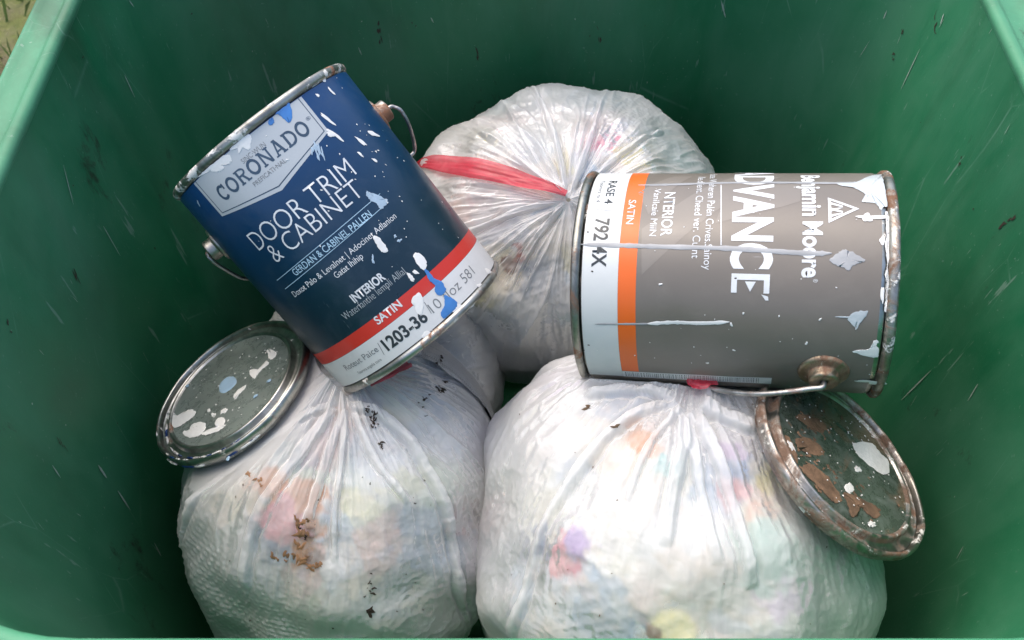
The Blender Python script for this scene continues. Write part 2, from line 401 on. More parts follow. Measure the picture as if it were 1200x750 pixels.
# ------------------------------------------------------------------ paint cans
RC = .0865
_font_cap = None
def text_geo(s, bold=0.0):
    cu = bpy.data.curves.new('lettering', 'FONT'); cu.body = s; cu.size = 1; cu.offset = bold; cu.resolution_u = 4; cu.fill_mode = 'FRONT'
    o = bpy.data.objects.new('lettering', cu); COL.objects.link(o)
    dg = bpy.context.evaluated_depsgraph_get(); me = bpy.data.meshes.new_from_object(o.evaluated_get(dg))
    bpy.data.objects.remove(o); return me
class Can:
    def __init__(s, c, a, L):
        """c centre, a axis towards the bottom (camera frame), L length"""
        s.L = L; C = W(*c); A = Dv(*a); A /= np.linalg.norm(A)
        z = -A; y = C - CAM; y -= z * (y @ z); y /= np.linalg.norm(y); x = np.cross(y, z)
        base = C - z * L / 2; s.base = base; s.x, s.y, s.z = x, y, z; s.C = C
        s.M = Matrix(((x[0], y[0], z[0], base[0]), (x[1], y[1], z[1], base[1]), (x[2], y[2], z[2], base[2]), (0, 0, 0, 1)))
        s.R3 = np.stack([x, y, z])
    def loc(s, P): return (np.asarray(P) - s.base) @ s.R3.T
    def hit(s, px, py, R=RC):
        """where a measured point falls on the side: (arc length, height)"""
        d = (px - 600) / F * RIGHT + (375 - py) / F * UP + FWD
        o = s.loc(CAM); q = s.R3 @ d
        a = q[0] ** 2 + q[1] ** 2; b = o[0] * q[0] + o[1] * q[1]; c = o[0] ** 2 + o[1] ** 2 - R * R
        D = b * b - a * c; t = (-b - math.sqrt(max(D, 0))) / a
        p = o + q * t; return math.atan2(p[0], -p[1]) * RC, p[2]
    dents = ()
    def dent(s, sx, z):
        return sum(d * math.exp(-(((sx - a) * ca + (z - b) * sa) / ra) ** 2 - ((-(sx - a) * sa + (z - b) * ca) / rb) ** 2) for a, b, d, ra, rb, ca, sa in s.dents)
    def wrap(s, sx, z, h=0.0):
        f = sx / RC; r = RC + h * .45 - s.dent(sx, z); return (r * math.sin(f), -r * math.cos(f), z)
    def flat(s, name, V2, Fs, mat, parent, h, sub=.003):
        bm = bmesh.new(); vs = [bm.verts.new((x, z, 0)) for x, z in V2]
        for f in Fs:
            try: bm.faces.new([vs[i] for i in f])
            except ValueError: pass
        lo = min(x for x, z in V2); hi = max(x for x, z in V2)
        k = math.floor(lo / sub) + 1
        while k * sub < hi:
            bmesh.ops.bisect_plane(bm, geom=bm.verts[:] + bm.edges[:] + bm.faces[:], dist=1e-7, plane_co=(k * sub, 0, 0), plane_no=(1, 0, 0)); k += 1
        zl = min(z for x, z in V2); zh = max(z for x, z in V2)
        if zh - zl > .012:
            k = math.floor(zl / .005) + 1
            while k * .005 < zh:
                bmesh.ops.bisect_plane(bm, geom=bm.verts[:] + bm.edges[:] + bm.faces[:], dist=1e-7, plane_co=(0, k * .005, 0), plane_no=(0, 1, 0)); k += 1
        for v in bm.verts: v.co = Vector(s.wrap(v.co.x, v.co.y, h))
        bmesh.ops.recalc_face_normals(bm, faces=bm.faces)
        me = bpy.data.meshes.new(name); bm.to_mesh(me); bm.free(); me.materials.append(mat)
        for p in me.polygons: p.use_smooth = True
        o = bpy.data.objects.new(name, me); COL.objects.link(o); o.parent = parent; return o
    def text(s, body, pL, pR, cap, mat, parent, bold=0.0, h=.0009, name='lettering', wscale=None):
        global _font_cap
        if _font_cap is None:
            m = text_geo('H'); _font_cap = max(v.co.y for v in m.vertices)
        me = text_geo(body, bold)
        xs = [v.co.x for v in me.vertices]; lo, hi = min(xs), max(xs)
        a = s.hit(*pL); b = s.hit(*pR) if pR else None
        sc = wscale or (b[0] - a[0]) / (hi - lo)
        if b is None: b = a; s0 = a[0]
        elif pL == pR or wscale: s0 = b[0] - sc * (hi - lo)
        else: s0 = a[0]
        zc = (a[1] + b[1]) / 2; ky = cap / _font_cap
        V2 = [(s0 + (v.co.x - lo) * sc, zc + (v.co.y - _font_cap / 2) * ky) for v in me.vertices]
        o = s.flat(name, V2, [tuple(p.vertices) for p in me.polygons], mat, parent, h, .004)
        o.name = name; s.last = sc; return o
    def rect(s, name, s0, s1, z0, z1, mat, parent, h, sub=.003):
        return s.flat(name, [(s0, z0), (s1, z0), (s1, z1), (s0, z1)], [(0, 1, 2, 3)], mat, parent, h, sub)
    def poly(s, name, pts, mat, parent, h):
        V2 = [s.hit(*p) for p in pts]; return s.flat(name, V2, [tuple(range(len(V2)))], mat, parent, h)
    def line(s, name, p, q, w_, mat, parent, h):
        a, b = np.array(s.hit(*p)), np.array(s.hit(*q)); d = b - a; d /= np.linalg.norm(d); e = np.array([-d[1], d[0]]) * w_ / 2
        return s.flat(name, [a - e, b - e, b + e, a + e], [(0, 1, 2, 3)], mat, parent, h)
    def splat(s, mb, px, py, lu, lw, ang=0., h=.0009, hh=.0008, rough=.35, n=26):
        """irregular dried drop; lu, lw half sizes in metres, ang in (arc, height) plane"""
        s0, z0 = s.hit(px, py); s.splat_sz(mb, s0, z0, lu, lw, ang, h, hh, rough, n)
    def splat_sz(s, mb, s0, z0, lu, lw, ang=0., h=.0009, hh=.0008, rough=.35, n=18):
        ph = [random.uniform(0, 6.28) for _ in range(5)]; V = [s.wrap(s0, z0, h + hh)]
        ca, sa = math.cos(ang), math.sin(ang)
        for rr, zz in ((.55, hh * .9), (.88, hh * .55), (1, 0)):
            for k in range(n):
                a = 2 * math.pi * k / n; q = 1 + rough * (.5 * math.sin(2 * a + ph[0]) + .4 * math.sin(3 * a + ph[1]) + .25 * math.sin(4 * a + ph[2]) + .12 * math.sin(7 * a + ph[3])) * rr
                u, v = lu * rr * q * math.cos(a), lw * rr * q * math.sin(a)
                V.append(s.wrap(s0 + u * ca - v * sa, z0 + u * sa + v * ca, h + zz))
        Fs = [(0, 1 + k, 1 + (k + 1) % n) for k in range(n)]
        for r in range(2):
            for k in range(n):
                a, b = 1 + r * n + k, 1 + r * n + (k + 1) % n; Fs.append((a, a + n, b + n, b))
        mb.add(V, Fs)
    def drip(s, mb, pts, w0, h=.0009, hh=.0004):
        P = smooth_path([s.hit(*p) for p in pts], 8); V = []; m = len(P)
        for i, p in enumerate(P):
            d = P[min(i + 1, m - 1)] - P[max(i - 1, 0)]; d /= np.linalg.norm(d) + 1e-9; e = np.array([-d[1], d[0]])
            t = i / (m - 1); ww = w0 * (random.uniform(.8, 1.2)) * (min(1, t * 12 + .15)) * min(1, (1 - t) * 12 + .15)
            for k, hz in ((-1, 0), (-.6, .8), (0, 1), (.6, .8), (1, 0)):
                q = p + e * k * ww; V.append(s.wrap(q[0], q[1], h + hz * hh))
        mb.add(V, [(5 * i + k, 5 * i + k + 1, 5 * i + k + 6, 5 * i + k + 5) for i in range(m - 1) for k in range(4)])

def ragged(pts, jag, k=5):
    P = [np.array(p, float) for p in pts]; n = len(P); out = []
    for i in range(n):
        a, b, c, d = P[i - 1], P[i], P[(i + 1) % n], P[(i + 2) % n]
        for j in range(k):
            t = j / k; q = .5 * ((2 * b) + (c - a) * t + (2 * a - 5 * b + 4 * c - d) * t * t + (3 * b - a - 3 * c + d) * t ** 3)
            out.append(q + np.array([random.gauss(0, jag), random.gauss(0, jag)]))
    return out
def patch2d(outline, hfun, fun):
    """thin dried film of paint with a soft rounded border: outline in surface coordinates"""
    O = np.array(outline); c = O.mean(0); n = len(O); V = []
    if (O[:, 0] * np.roll(O[:, 1], -1) - O[:, 1] * np.roll(O[:, 0], -1)).sum() < 0: O = O[::-1]
    for rr, zz in ((1, 0), (.93, .7), (.8, 1), (.45, 1.05)):
        for q in O: p = c + (q - c) * rr; V.append(fun(p[0], p[1], hfun * zz))
    V.append(fun(c[0], c[1], hfun))
    Fs = [(r * n + i, r * n + (i + 1) % n, (r + 1) * n + (i + 1) % n, (r + 1) * n + i) for r in range(3) for i in range(n)] + [(3 * n + i, 3 * n + (i + 1) % n, 4 * n) for i in range(n)]
    return V, Fs
def crop_pts(pts, x0, y0, k): return [(x0 + x / k, y0 + y / k) for x, y in pts]
def can_patch(c, mb, pts, x0=0, y0=0, k=1, h=.0010, hh=.0003, jag=.00022):
    uv = [c.hit(*p) for p in crop_pts(pts, x0, y0, k)]; uv = [(a, min(b, c.L - .0075)) for a, b in uv]
    mb.add(*patch2d(ragged(uv, jag), hh, lambda a, b, z: c.wrap(a, b, h + z)))
def can_body(c, root, m_side, m_rim_top, m_rim_bot, seed):
    L = c.L
    def wob(a, i): return .0005 * math.sin(3 * a + seed) + .0004 * math.sin(7 * a + 2 * seed)
    V, Fs = lathe([(RC * .5, .004), (RC - .004, .004), (RC - .002, .0065), (RC - .0012, .009), (RC - .0003, .011), *[(RC - .0003, .011 + (L - .020) * q / 44) for q in range(1, 44)], (RC - .0003, L - .009), (RC - .0012, L - .008), (RC - .0025, L - .0065), (RC - .004, L - .007), (RC - .0035, L * .5), (RC - .0035, .010), (RC * .5, .010), (.0005, .010)], 160)
    V = [(x * (1 - c.dent(math.atan2(x, -y) * RC, z) / RC), y * (1 - c.dent(math.atan2(x, -y) * RC, z) / RC), z) if math.hypot(x, y) > RC * .9 else (x, y, z) for x, y, z in V]
    link_mesh('body', V, Fs, m_side, root)
    V, Fs = lathe([(.0005, .004), (RC * .5, .0042), (RC * .9, .0045), (RC - .004, .0048)], 96); link_mesh('base_plate', V, Fs, m_rim_bot, root)
    V, Fs = lathe([(RC - .004, .005), (RC - .003, .0008), (RC - .0012, -.0004), (RC + .0010, .0002), (RC + .0022, .0018), (RC + .0023, .0042), (RC + .0012, .006), (RC - .0006, .0068)], 160, wob); link_mesh('bottom_rim', V, Fs, m_rim_bot, root)
    V, Fs = lathe([(RC - .0006, L - .0075), (RC + .0012, L - .0066), (RC + .0025, L - .005), (RC + .0026, L - .0018), (RC + .0012, L), (RC - .001, L + .0004), (RC - .0026, L - .001), (RC - .006, L - .0045), (RC - .010, L - .0035), (RC - .0105, L - .0095), (RC - .0095, L - .0100)], 160, wob); link_mesh('top_rim', V, Fs, m_rim_top, root)
def ear(c, root, sx, z, mat, r0=.0155, rb=.0095, hb=.011, wire_in=None):
    """pressed plate with a raised boss; returns the boss outward point"""
    f = sx / RC; nrm = Vector((math.sin(f), -math.cos(f), 0)); p = Vector(c.wrap(sx, z, 0))
    V, Fs = lathe([(.0028, hb - .002), (.0030, hb), (rb * .55, hb + .0003), (rb * .86, hb + .0003), (rb * .90, hb + .0002), (rb * .985, hb - .0006), (rb, hb - .0012), (rb, hb - .003), (rb, .0036), (rb * 1.01, .0030), (rb * 1.05, .0027), (rb * 1.12, .0026), (r0 * .88, .0024), (r0 * .96, .0020), (r0 * .99, .0012), (r0, .0004), (r0 * 1.02, -.0012)], 48)
    # plate edge is bent to follow the can
    rot = nrm.to_track_quat('Z', 'Y').to_matrix()
    ax_s = Vector((math.cos(f), math.sin(f), 0)); W_ = []
    for v in V:
        u = v[0]; t = v[1]; hh = v[2]
        du = 0
        q = p + ax_s * u + Vector((0, 0, 1)) * t + nrm * hh
        # sag along the circumference, only near the plate
        k = max(0, min(1, 1 - hh / .006)); q = q - nrm * (u * u / (2 * RC)) * k
        W_.append(q)
    o = link_mesh('ear', W_, Fs, mat, root)
    V2, F2 = lathe([(.0005, hb - .004), (.0029, hb - .004), (.0029, hb - .001)], 24)
    link_mesh('socket', [p + ax_s * v[0] + Vector((0, 0, 1)) * v[1] + nrm * v[2] for v in V2], F2, M_DARK, o)
    return p + nrm * hb, nrm, ax_s

# ---- blue can
BC = Can((-.1456, .0763, .7698), (.6054, -.7646, .2210), .2161)
BC.dents = [(a, b, d, ra, rb, math.cos(t), math.sin(t)) for a, b, d, ra, rb, t in ((.075, .075, .0020, .022, .035, .4), (-.075, .12, .0018, .014, .04, -.2), (.01, .06, .0008, .04, .012, .3))]
blue = empty('paint_can', BC.M)
tag(blue, 'dark blue paint can with silver badge and red stripe, leaning on the left bags', 'paint can')
M_BTIN = m_tin('scuffed tin with paint crust', (.42, .42, .38), .3, .62, .3, 1.)
M_BTIN2 = m_tin('stained tin bottom rim', (.50, .50, .46), .22, .35, .3, 6.)
can_body(BC, blue, m_tin('blue can tin side', (.42, .47, .43), .25, .12, .22, 9.), M_BTIN, M_BTIN2, 1.)
Lb = BC.L
def blue_gradient(t):
    sx = t.n('SeparateXYZ'); t.l(t.tc.outputs['Object'], sx.inputs[0])
    g = t.math('ADD', t.math('DIVIDE', sx.outputs[2], Lb), t.math('MULTIPLY', t.noise(9, 3), .08))
    return t.ramp(g, [(.2, (.006, .022, .034)), (.42, (.005, .026, .046)), (.62, (.005, .036, .085)), (1.0, (.008, .055, .17))])  # blue gets darker towards the bottom end of the can
M_BLUE = m_label('blue printed label', blue_gradient, .26, (.09, .12, .16), .3, 2.)
half = math.pi * RC
zr1 = BC.hit(436, 374)[1]; zr0 = BC.hit(444, 389)[1]; zb = BC.hit(469, 416)[1]
print('blue z', zr1, zr0, zb)
lab = BC.rect('label', -half + .001, half - .001, zb, Lb - .008, M_BLUE, blue, .0002)
BC.rect('red_stripe', -half + .002, half - .002, zr0, zr1, M_RED, lab, .00045)
BC.rect('white_band', -half + .002, half - .002, zb + .0003, zr0 - .0002, M_WHITE, lab, .00045)
# badge: pale border, dark keyline, pale field
o_, k_ = (227, 210), None
bl, bv, br = BC.hit(262.6, 256.3), BC.hit(330.7, 222.7), BC.hit(383, 150.8)
sc_ = (bl[0] + br[0]) / 2; hw = (br[0] - bl[0]) / 2; zs = (bl[1] + br[1]) / 2; zv = bv[1]; zt = Lb - .0085
print('badge', sc_, hw, zs, zv)
def badge(i, name, mat, h):
    a = hw - i; V2 = [(sc_ - a, zt), (sc_ - a, zs + i * .6), (sc_, zv + i * 1.15), (sc_ + a, zs + i * .6), (sc_ + a, zt)]
    return BC.flat(name, V2, [(0, 1, 2, 4), (2, 3, 4)], mat, lab, h)
M_SILVER = m_label('silver printed badge', (.50, .53, .54), .3, (.66, .66, .62), .35, 5.)
badge(0, 'badge_border', M_SILVER, .00045); badge(.0028, 'badge_keyline', M_INKN, .00058); badge(.0036, 'badge', M_SILVER, .0007)
# slab lettering of the badge, drawn stroke by stroke
def slab_word(c, word, s0, s1, zc, cap, mat, parent, name='lettering', h=.0009, tw=.19):
    adv = {'C': .92, 'O': .98, 'R': .95, 'N': 1.0, 'A': 1.0, 'D': .95}
    tot = sum(adv[ch] for ch in word); gap = .13; tot += gap * (len(word) - 1); k = (s1 - s0) / tot
    x = s0; V2 = []; Fs = []; HS = []
    def quad(a, b, c_, d, lift):
        i = len(V2); V2.extend([a, b, c_, d]); Fs.append((i, i + 1, i + 2, i + 3))
    def arc(cx, cy, rx, ry, a0, a1, wx):
        m = 20
        for j in range(m):
            A, B = rad(a0 + (a1 - a0) * j / m), rad(a0 + (a1 - a0) * (j + 1) / m)
            quad((cx + rx * math.cos(A), cy + ry * math.sin(A)), (cx + rx * math.cos(B), cy + ry * math.sin(B)), (cx + (rx - wx) * math.cos(B), cy + (ry - wx) * math.sin(B)), (cx + (rx - wx) * math.cos(A), cy + (ry - wx) * math.sin(A)), 0)
    objs = []
    for ch in word:
        V2 = []; Fs = []; t = tw; a = adv[ch]
        def stem(x0, w_=t): quad((x0, 0), (x0 + w_, 0), (x0 + w_, 1), (x0, 1), 0)
        def serif(x0, x1, y0): quad((x0, y0), (x1, y0), (x1, y0 + .1), (x0, y0 + .1), 0)
        def diag(xa, ya, xb, yb, w_=t): quad((xa, ya), (xa + w_, ya), (xb + w_, yb), (xb, yb), 0)
        if ch == 'O': arc(a / 2, .5, a / 2, .53, 0, 360, t)
        if ch == 'C': arc(a / 2, .5, a / 2, .53, 48, 318, t); quad((a * .78, .62), (a * .93, .62), (a * .93, 1.0), (a * .78, 1.0), 0); 
        if ch == 'R':
            stem(.08); serif(0, .36, 0); quad((0, .9), (.5, .9), (.5, 1), (0, 1), 0); arc(.5, .74, .36, .26, -90, 90, .13); quad((.27, .48), (.5, .48), (.5, .61), (.27, .61), 0); diag(.66, 0, .42, .5); serif(.6, .98, 0)
        if ch == 'N': stem(.1, .14); stem(.76, .14); diag(.70, 0, .08, 1, .2); serif(0, .34, 0); serif(0, .3, .9); serif(.64, 1, .9)
        if ch == 'A': diag(.10, 0, .40, 1, .13); diag(.70, 0, .40, 1, .2); quad((.25, .25), (.78, .25), (.78, .36), (.25, .36), 0); serif(0, .34, 0); serif(.62, 1, 0); serif(.32, .6, .95)
        if ch == 'D': stem(.08); quad((0, .87), (.45, .87), (.45, 1), (0, 1), 0); quad((0, 0), (.45, 0), (.45, .13), (0, .13), 0); arc(.45, .5, .48, .5, -90, 90, .17)
        # each overlapping stroke sits a hair above the last
        V3 = [(x + p[0] * k, zc + (p[1] - .5) * cap) for p in V2]
        for q_, f in enumerate(Fs):
            HS.append(([V3[i] for i in f], h + .000004 * q_))
        x += (a + gap) * k
    mb = MB()
    for pts, hh in HS: mb.add([c.wrap(p[0], p[1], hh) for p in pts], [(0, 1, 2, 3)])
    return mb.build(name, mat, parent)
pa, pb = BC.hit(256, 227.4), BC.hit(361, 149)
slab_word(BC, 'CORONADO', pa[0], pb[0], (pa[1] + pb[1]) / 2, .0118, M_INKN, lab)
BC.text('®', (359, 141), (363, 137), .0025, M_INKN, lab)
BC.text('SINC·WUN', (284, 190), (310, 168), .0038, M_INKS, lab, .0, wscale=None)
BC.text('PREFICATI·NAL', (297, 216), (335, 188), .0034, M_INKS, lab, .005)
BC.text('DOOR TRIM', (296.2, 286.2), (410, 193.5), .0158, M_INKW, lab, -.012)
BC.text('& CABINET', (317.8, 300.6), (419, 217.6), .0150, M_INKW, lab, -.012)
BC.line('rule', (323.4, 329.7), (445.3, 226.9), .0005, M_INKC, lab, .0009)
BC.line('rule', (333.2, 339.5), (454.2, 237.2), .0005, M_INKC, lab, .0009)
BC.text('GERDAN & CABINEL PALLEN', (344.4, 320.4), (433.5, 249.3), .0056, M_INKC, lab, .006)
BC.text('Doxot Palo & Levalnet | Adocinet Adlanion', (343.9, 346.5), (462, 251), .0050, M_INKW, lab, .0)
BC.text('Gatat Ihihip', (392, 323), (424.3, 299.4), .0050, M_INKW, lab, .0)
BC.text('INTERIOR', (412.2, 350.7), (449.5, 322.7), .0068, M_INKW, lab, .03)
BC.text('Waterfanthe lempli Allial', (402.7, 372), (473.3, 316), .0062, M_INKG, lab, -.01)
BC.text('SATIN', (439.8, 376.6), (469, 354.8), .0066, M_INKW, lab, .02)
BC.text('1203-36', (450, 405.4), (498, 368.5), .0098, M_INKK, lab, .03)
BC.text('Roteut Paice', (404.3, 431.0), (442.0, 408), .0052, M_INKS, lab, .0)
BC.text('Toorvra angalia toira', (419.5, 437), (446.7, 420.5), .0026, M_INKS, lab, .0)
BC.line('rule', (442.6, 401.6), (450.5, 415.6), .0005, M_INKS, lab, .0009)
BC.line('rule', (497, 354.0), (505.5, 367.4), .0005, M_INKS, lab, .0009)
BC.text('10 floz 581', (503, 361), (554, 317), .0085, M_INKS, lab, -.01)
# ears and bail
M_EARB = m_tin('rusty ear', (.5, .47, .42), .5, .2, .3, 12., (.26, .12, .06))
for px_, py_, sg in ((437, 128, 1), (252, 288, -1)):
    z = BC.hit(px_, py_)[1]; sx = sg * rad(97 if sg > 0 else 93) * RC
    z = Lb * (1 - .235) if sg > 0 else Lb * (1 - .245)
    tip, nrm, ax = ear(BC, blue, sx, z, M_EARB)
    if sg > 0: tipR, nR, zR = tip, nrm, z
    else: tipL, nL, zL = tip, nrm, z
zu = Vector((0, 0, 1)); yb = Vector((0, 1, 0))
path = [tipR - nR * .004, tipR + nR * .003, tipR + nR * .006 - zu * .002, tipR + nR * .009 - zu * .009, tipR + nR * .007 - zu * .024 + yb * .008, tipR + nR * .000 - zu * .042 + yb * .028]
for k in range(1, 12):
    a = rad(100 + 160 * k / 12); r = RC + .005
    path.append(Vector((r * math.sin(a), -r * math.cos(a), zR - .04 - .012 * math.sin(math.pi * k / 12))))
path += [tipL - nL * .004 - zu * .034 + yb * .022, tipL + nL * .001 - zu * .018 + yb * .008, tipL + nL * .003 - zu * .007, tipL + nL * .002, tipL - nL * .004]
V_, F_ = tube(smooth_path(path, 6), .0017, 10); link_mesh('bail_handle', V_, F_, M_WIRE, blue)
# dried paint on the blue can
mw, mbl, mp = Spl('white_paint_splash', M_WHITEPAINT, blue), Spl('blue_paint_splash', M_BLUEPAINT, blue), Spl('pale_blue_paint_splash', M_PALEBLUE, blue)
AX = math.pi / 2
for x, y, lu, lw, an in [(388, 107, .0035, .0013, 1.7), (384, 140, .008, .0012, 1.9), (392, 158, .007, .0016, 1.9), (387, 158, .0035, .0014, 2.2), (437, 157, .0055, .0022, -.6), (423, 166, .006, .0014, 1.9), (422, 181, .003, .001, 1.9), (439, 188, .003, .001, 2.1), (487, 319, .003, .0012, 2.0), (379, 93, .003, .002, 0), (372, 112, .002, .001, 2), (490, 355, .007, .005, 1.), (536, 362, .007, .003, 2.4), (562, 335, .003, .002, 2.4), (572, 318, .004, .003, 2.4), (500, 393, .004, .003, 2.4)]:
    BC.splat(mw, x, y, lu, lw, an, .0010, .0003)
K1 = (200, 120, 5.355); K2 = (280, 170, 3.57); K3 = (360, 280, 3.946)
for p, k in [([(155, 440), (240, 380), (330, 335), (370, 330), (385, 360), (370, 385), (345, 380), (330, 395), (335, 415), (300, 435), (255, 430), (225, 405), (180, 430)], K1),
             ([(370, 290), (430, 240), (480, 200), (505, 210), (505, 260), (490, 300), (455, 285), (430, 320), (415, 275), (390, 300)], K1),
             ([(560, 385), (585, 385), (615, 425), (622, 445), (600, 448), (580, 425)], K2), ([(492, 70), (515, 65), (545, 90), (552, 120), (540, 145), (515, 125), (498, 100)], K3),
             ([(460, 155), (480, 165), (495, 185), (488, 198), (470, 180)], K3), ([(640, 385), (690, 350), (720, 310), (760, 290), (775, 300), (740, 330), (700, 370), (660, 395)], K3)]:
    can_patch(BC, mw, p, *k)
for p, k in [([(655, 60), (700, 10), (740, 0), (760, 60), (755, 115), (735, 125), (705, 100), (680, 80)], K1), ([(615, 110), (640, 95), (650, 120), (630, 145), (612, 135)], K1),
             ([(540, 140), (560, 150), (590, 185), (620, 195), (640, 230), (632, 250), (610, 262), (588, 240), (588, 215), (562, 190)], K3), ([(632, 262), (655, 268), (690, 290), (688, 318), (660, 345), (630, 368), (618, 340), (636, 300)], K3)]:
    can_patch(BC, mbl, p, *k, h=.00125)
can_patch(BC, mp, [(530, 195), (560, 200), (610, 225), (620, 240), (600, 268), (575, 245), (545, 225)], *K2, h=.0011, hh=.0001, jag=.0006)
for i in range(42):
    s0 = random.gauss(.045, .03); z0 = random.gauss(Lb * .6, .05)
    if abs(s0) > .11 or not zb < z0 < Lb - .01: continue
    BC.splat_sz(mw, s0, z0, random.uniform(.0003, .0011), random.uniform(.0003, .0007), random.uniform(1.2, 2.4), .0010, .0004, .4, 8)
for i in range(22):
    s0 = random.uniform(-.10, .10); z0 = random.uniform(zb, Lb - .01)
    BC.splat_sz(mw, s0, z0, random.uniform(.0002, .0005), random.uniform(.0002, .0005), 0, .0010, .0003, .4, 8)
for x, y, lu, lw, an in [(366, 176, .003, .0012, 1), (370, 172, .005, .0012, 1.2), (374, 176, .005, .001, 1.2), (378, 180, .004, .0009, 1.1), (372, 182, .004, .001, 1.1), (463, 277, .0014, .001, 0), (468, 282, .0018, .0012, 0), (437, 304, .003, .001, 1.1), (233, 238, .002, .001, 1)]:
    BC.splat(mbl if lu > .0045 and lw > .002 else mp, x, y, lu, lw, an, .00105, .0005, .6)
mw.done(); mbl.done(); mp.done()

# ---- grey can
GC = Can((.1785, .0327, .7357), (-.9680, .0399, .2477), .2326)
GC.dents = [(a, b, d, ra, rb, math.cos(t), math.sin(t)) for a, b, d, ra, rb, t in ((.052, .085, .0022, .030, .016, .5), (-.02, .165, .0012, .02, .03, 0), (.085, .16, .0012, .015, .03, .3), (-.06, .06, .002, .02, .03, 0))]
grey = empty('paint_can', GC.M)
tag(grey, 'taupe grey paint can with orange stripe lying on its side across the bags', 'paint can')
M_GTIN = m_tin('rusted tin rim', (.50, .48, .42), .58, .5, .3, 2.5, (.17, .085, .045))
M_GTIN2 = m_tin('dull tin rim', (.40, .39, .34), .22, .1, .3, 5.5)
can_body(GC, grey, m_tin('grey can tin side', (.55, .58, .54), .15, .25, .15, 3.), M_GTIN, M_GTIN2, 2.)
Lg = GC.L
M_TAUPE = m_label('taupe printed label', (.185, .162, .135), .3, (.26, .235, .205), .35, 4.)
M_TAUPE2 = m_label('lighter taupe facet', (.225, .200, .170), .3, (.28, .26, .23), .35, 4.)
M_ORANGE = m_label('printed orange', (.82, .145, .015), .35, (.7, .2, .06), .12)
M_GWHITE = m_label('printed pale band', (.66, .68, .66), .35, (.5, .52, .52), .25, 7.)
zo0 = GC.hit(724, 339)[1]; zo1 = GC.hit(745, 339)[1]; zw = GC.hit(679.5, 330)[1]; zt = GC.hit(1033, 330)[1]
s_end = GC.hit(735, 434.5)[0]
print('grey', zo0, zo1, zw, zt, s_end)
zw = max(zw, .0085)
lab = GC.rect('label', -half + .001, half - .001, zw, zt, M_TAUPE, grey, .0002)
GC.rect('white_band', -half + .002, s_end + .012, zw + .0003, zo0 - .0002, M_GWHITE, lab, .00045)
GC.rect('orange_stripe', -half + .002, s_end, zo0, zo1, M_ORANGE, lab, .00045)
zbar = GC.hit(904, 447)[1]
strip = GC.rect('barcode_strip', s_end + .0005, s_end + .0125, zo0 - .0001, zbar, M_INKW, lab, .0006)
mb = MB(); z = zo0 + .002
while z < zbar - .010:
    ww = random.choice((.0004, .0006, .0009)); gap = random.choice((.0007, .0009, .0013))
    if int((z - zo0) / .021) % 4 != 3 or True:
        for k in range(3):
            s0 = s_end + .002 + k * .0032
            mb.add([GC.wrap(s0, z, .0008), GC.wrap(s0 + .0024, z, .0008), GC.wrap(s0 + .0024, z + ww, .0008), GC.wrap(s0, z + ww, .0008)], [(0, 1, 2, 3)])
    z += ww + gap
mb.build('fine_print', M_INKS, strip, False)
for f_ in ([(752, 322), (752, 268), (860, 208), (915, 208)], [(915, 243), (938, 236), (938, 216), (880, 216), (850, 232), (838, 262)], [(748, 225), (790, 207), (812, 207), (760, 250)]):
    GC.poly('label_facet', f_, M_TAUPE2, lab, .00045)
# lettering runs round the can
def gt(body, x, y0, y1, cap, mat, bold=0., **k): return GC.text(body, (x, y0), (x, y1), cap, mat, lab, bold, **k)
gt('NTERIOR', 783, 224.7, 276.7, .0080, M_INKW, .012)
gt('VaniIcaie MiiN', 768, 221, 276.7, .0050, M_INKW)
gt('SATIN', 739.5, 233.3, 262.5, .0055, M_INKW, .005)
gt('base Waheren Palén Crives.Sainoy', 833, 205, 316.5, .0055, M_INKW)
gt('Ile.dlient. Cheed ver. Cuint', 819.0, 208, 303, .0055, M_INKW)
gt('RASE 4', 716, 212.5, 238.5, .0062, M_INKK, .01)
gt('Toorvra ni 4', 704, 212.5, 237, .0032, M_INKS)
gt('792 4X', 704.0, 255.9, 313, .0105, M_INKK, .02)
GC.line('rule', (695, 246), (717, 246), .0005, M_INKS, lab, .0009)
GC.line('rule', (845, 217), (845, 287.6), .0007, M_INKW, lab, .0009)
moore = gt('Moore', 951.8, 259.7, 325.5, .0128, M_INKW, .03); wsc = GC.last
GC.text('Benjamin', (951.8, 253.4), (951.8, 253.4), .0128, M_INKW, lab, .03, wscale=wsc)
GC.text('®', (955.5, 327), (955.5, 331), .003, M_INKW, lab)
sE0 = GC.hit(881, 321)[0]; sE1 = GC.hit(881, 343.5)[0]; sV = GC.hit(881, 218)[0]
zA, zB = GC.hit(857, 330)[1], GC.hit(902, 330)[1]
capA = zB - zA
print('adv', sV, sE0, sE1, capA)
m1 = text_geo('ADVANC', .035); m2 = text_geo('AD', .035)
full = max(v.co.x for v in m1.vertices); pre = max(v.co.x for v in m2.vertices) + .05
kx = (sE0 - .0035 - sV) / (full - pre)
V2 = [(sV + (v.co.x - pre) * kx, zA + v.co.y * capA / _font_cap) for v in m1.vertices]
GC.flat('lettering', V2, [tuple(p.vertices) for p in m1.polygons], M_INKW, lab, .0009, .004)
tE = (sE1 - sE0) * .32
V2 = []; F2 = []
def q4(a, b, c, d):
    i = len(V2); V2.extend([(a, c), (b, c), (b, d), (a, d)]); F2.append((i, i + 1, i + 2, i + 3))
q4(sE0, sE0 + tE, zA, zB); q4(sE0 + tE, sE1, zA, zA + tE * .9); q4(sE0 + tE, sE1, zB - tE * .9, zB)
i = len(V2); zc = (zA + zB) / 2; V2 += [(sE0 + tE * 1.25, zc - .0038), (sE1 - .001, zc), (sE0 + tE * 1.25, zc + .0038)]; F2.append((i, i + 1, i + 2))
GC.flat('lettering', V2, F2, M_INKW, lab, .0009, .004)
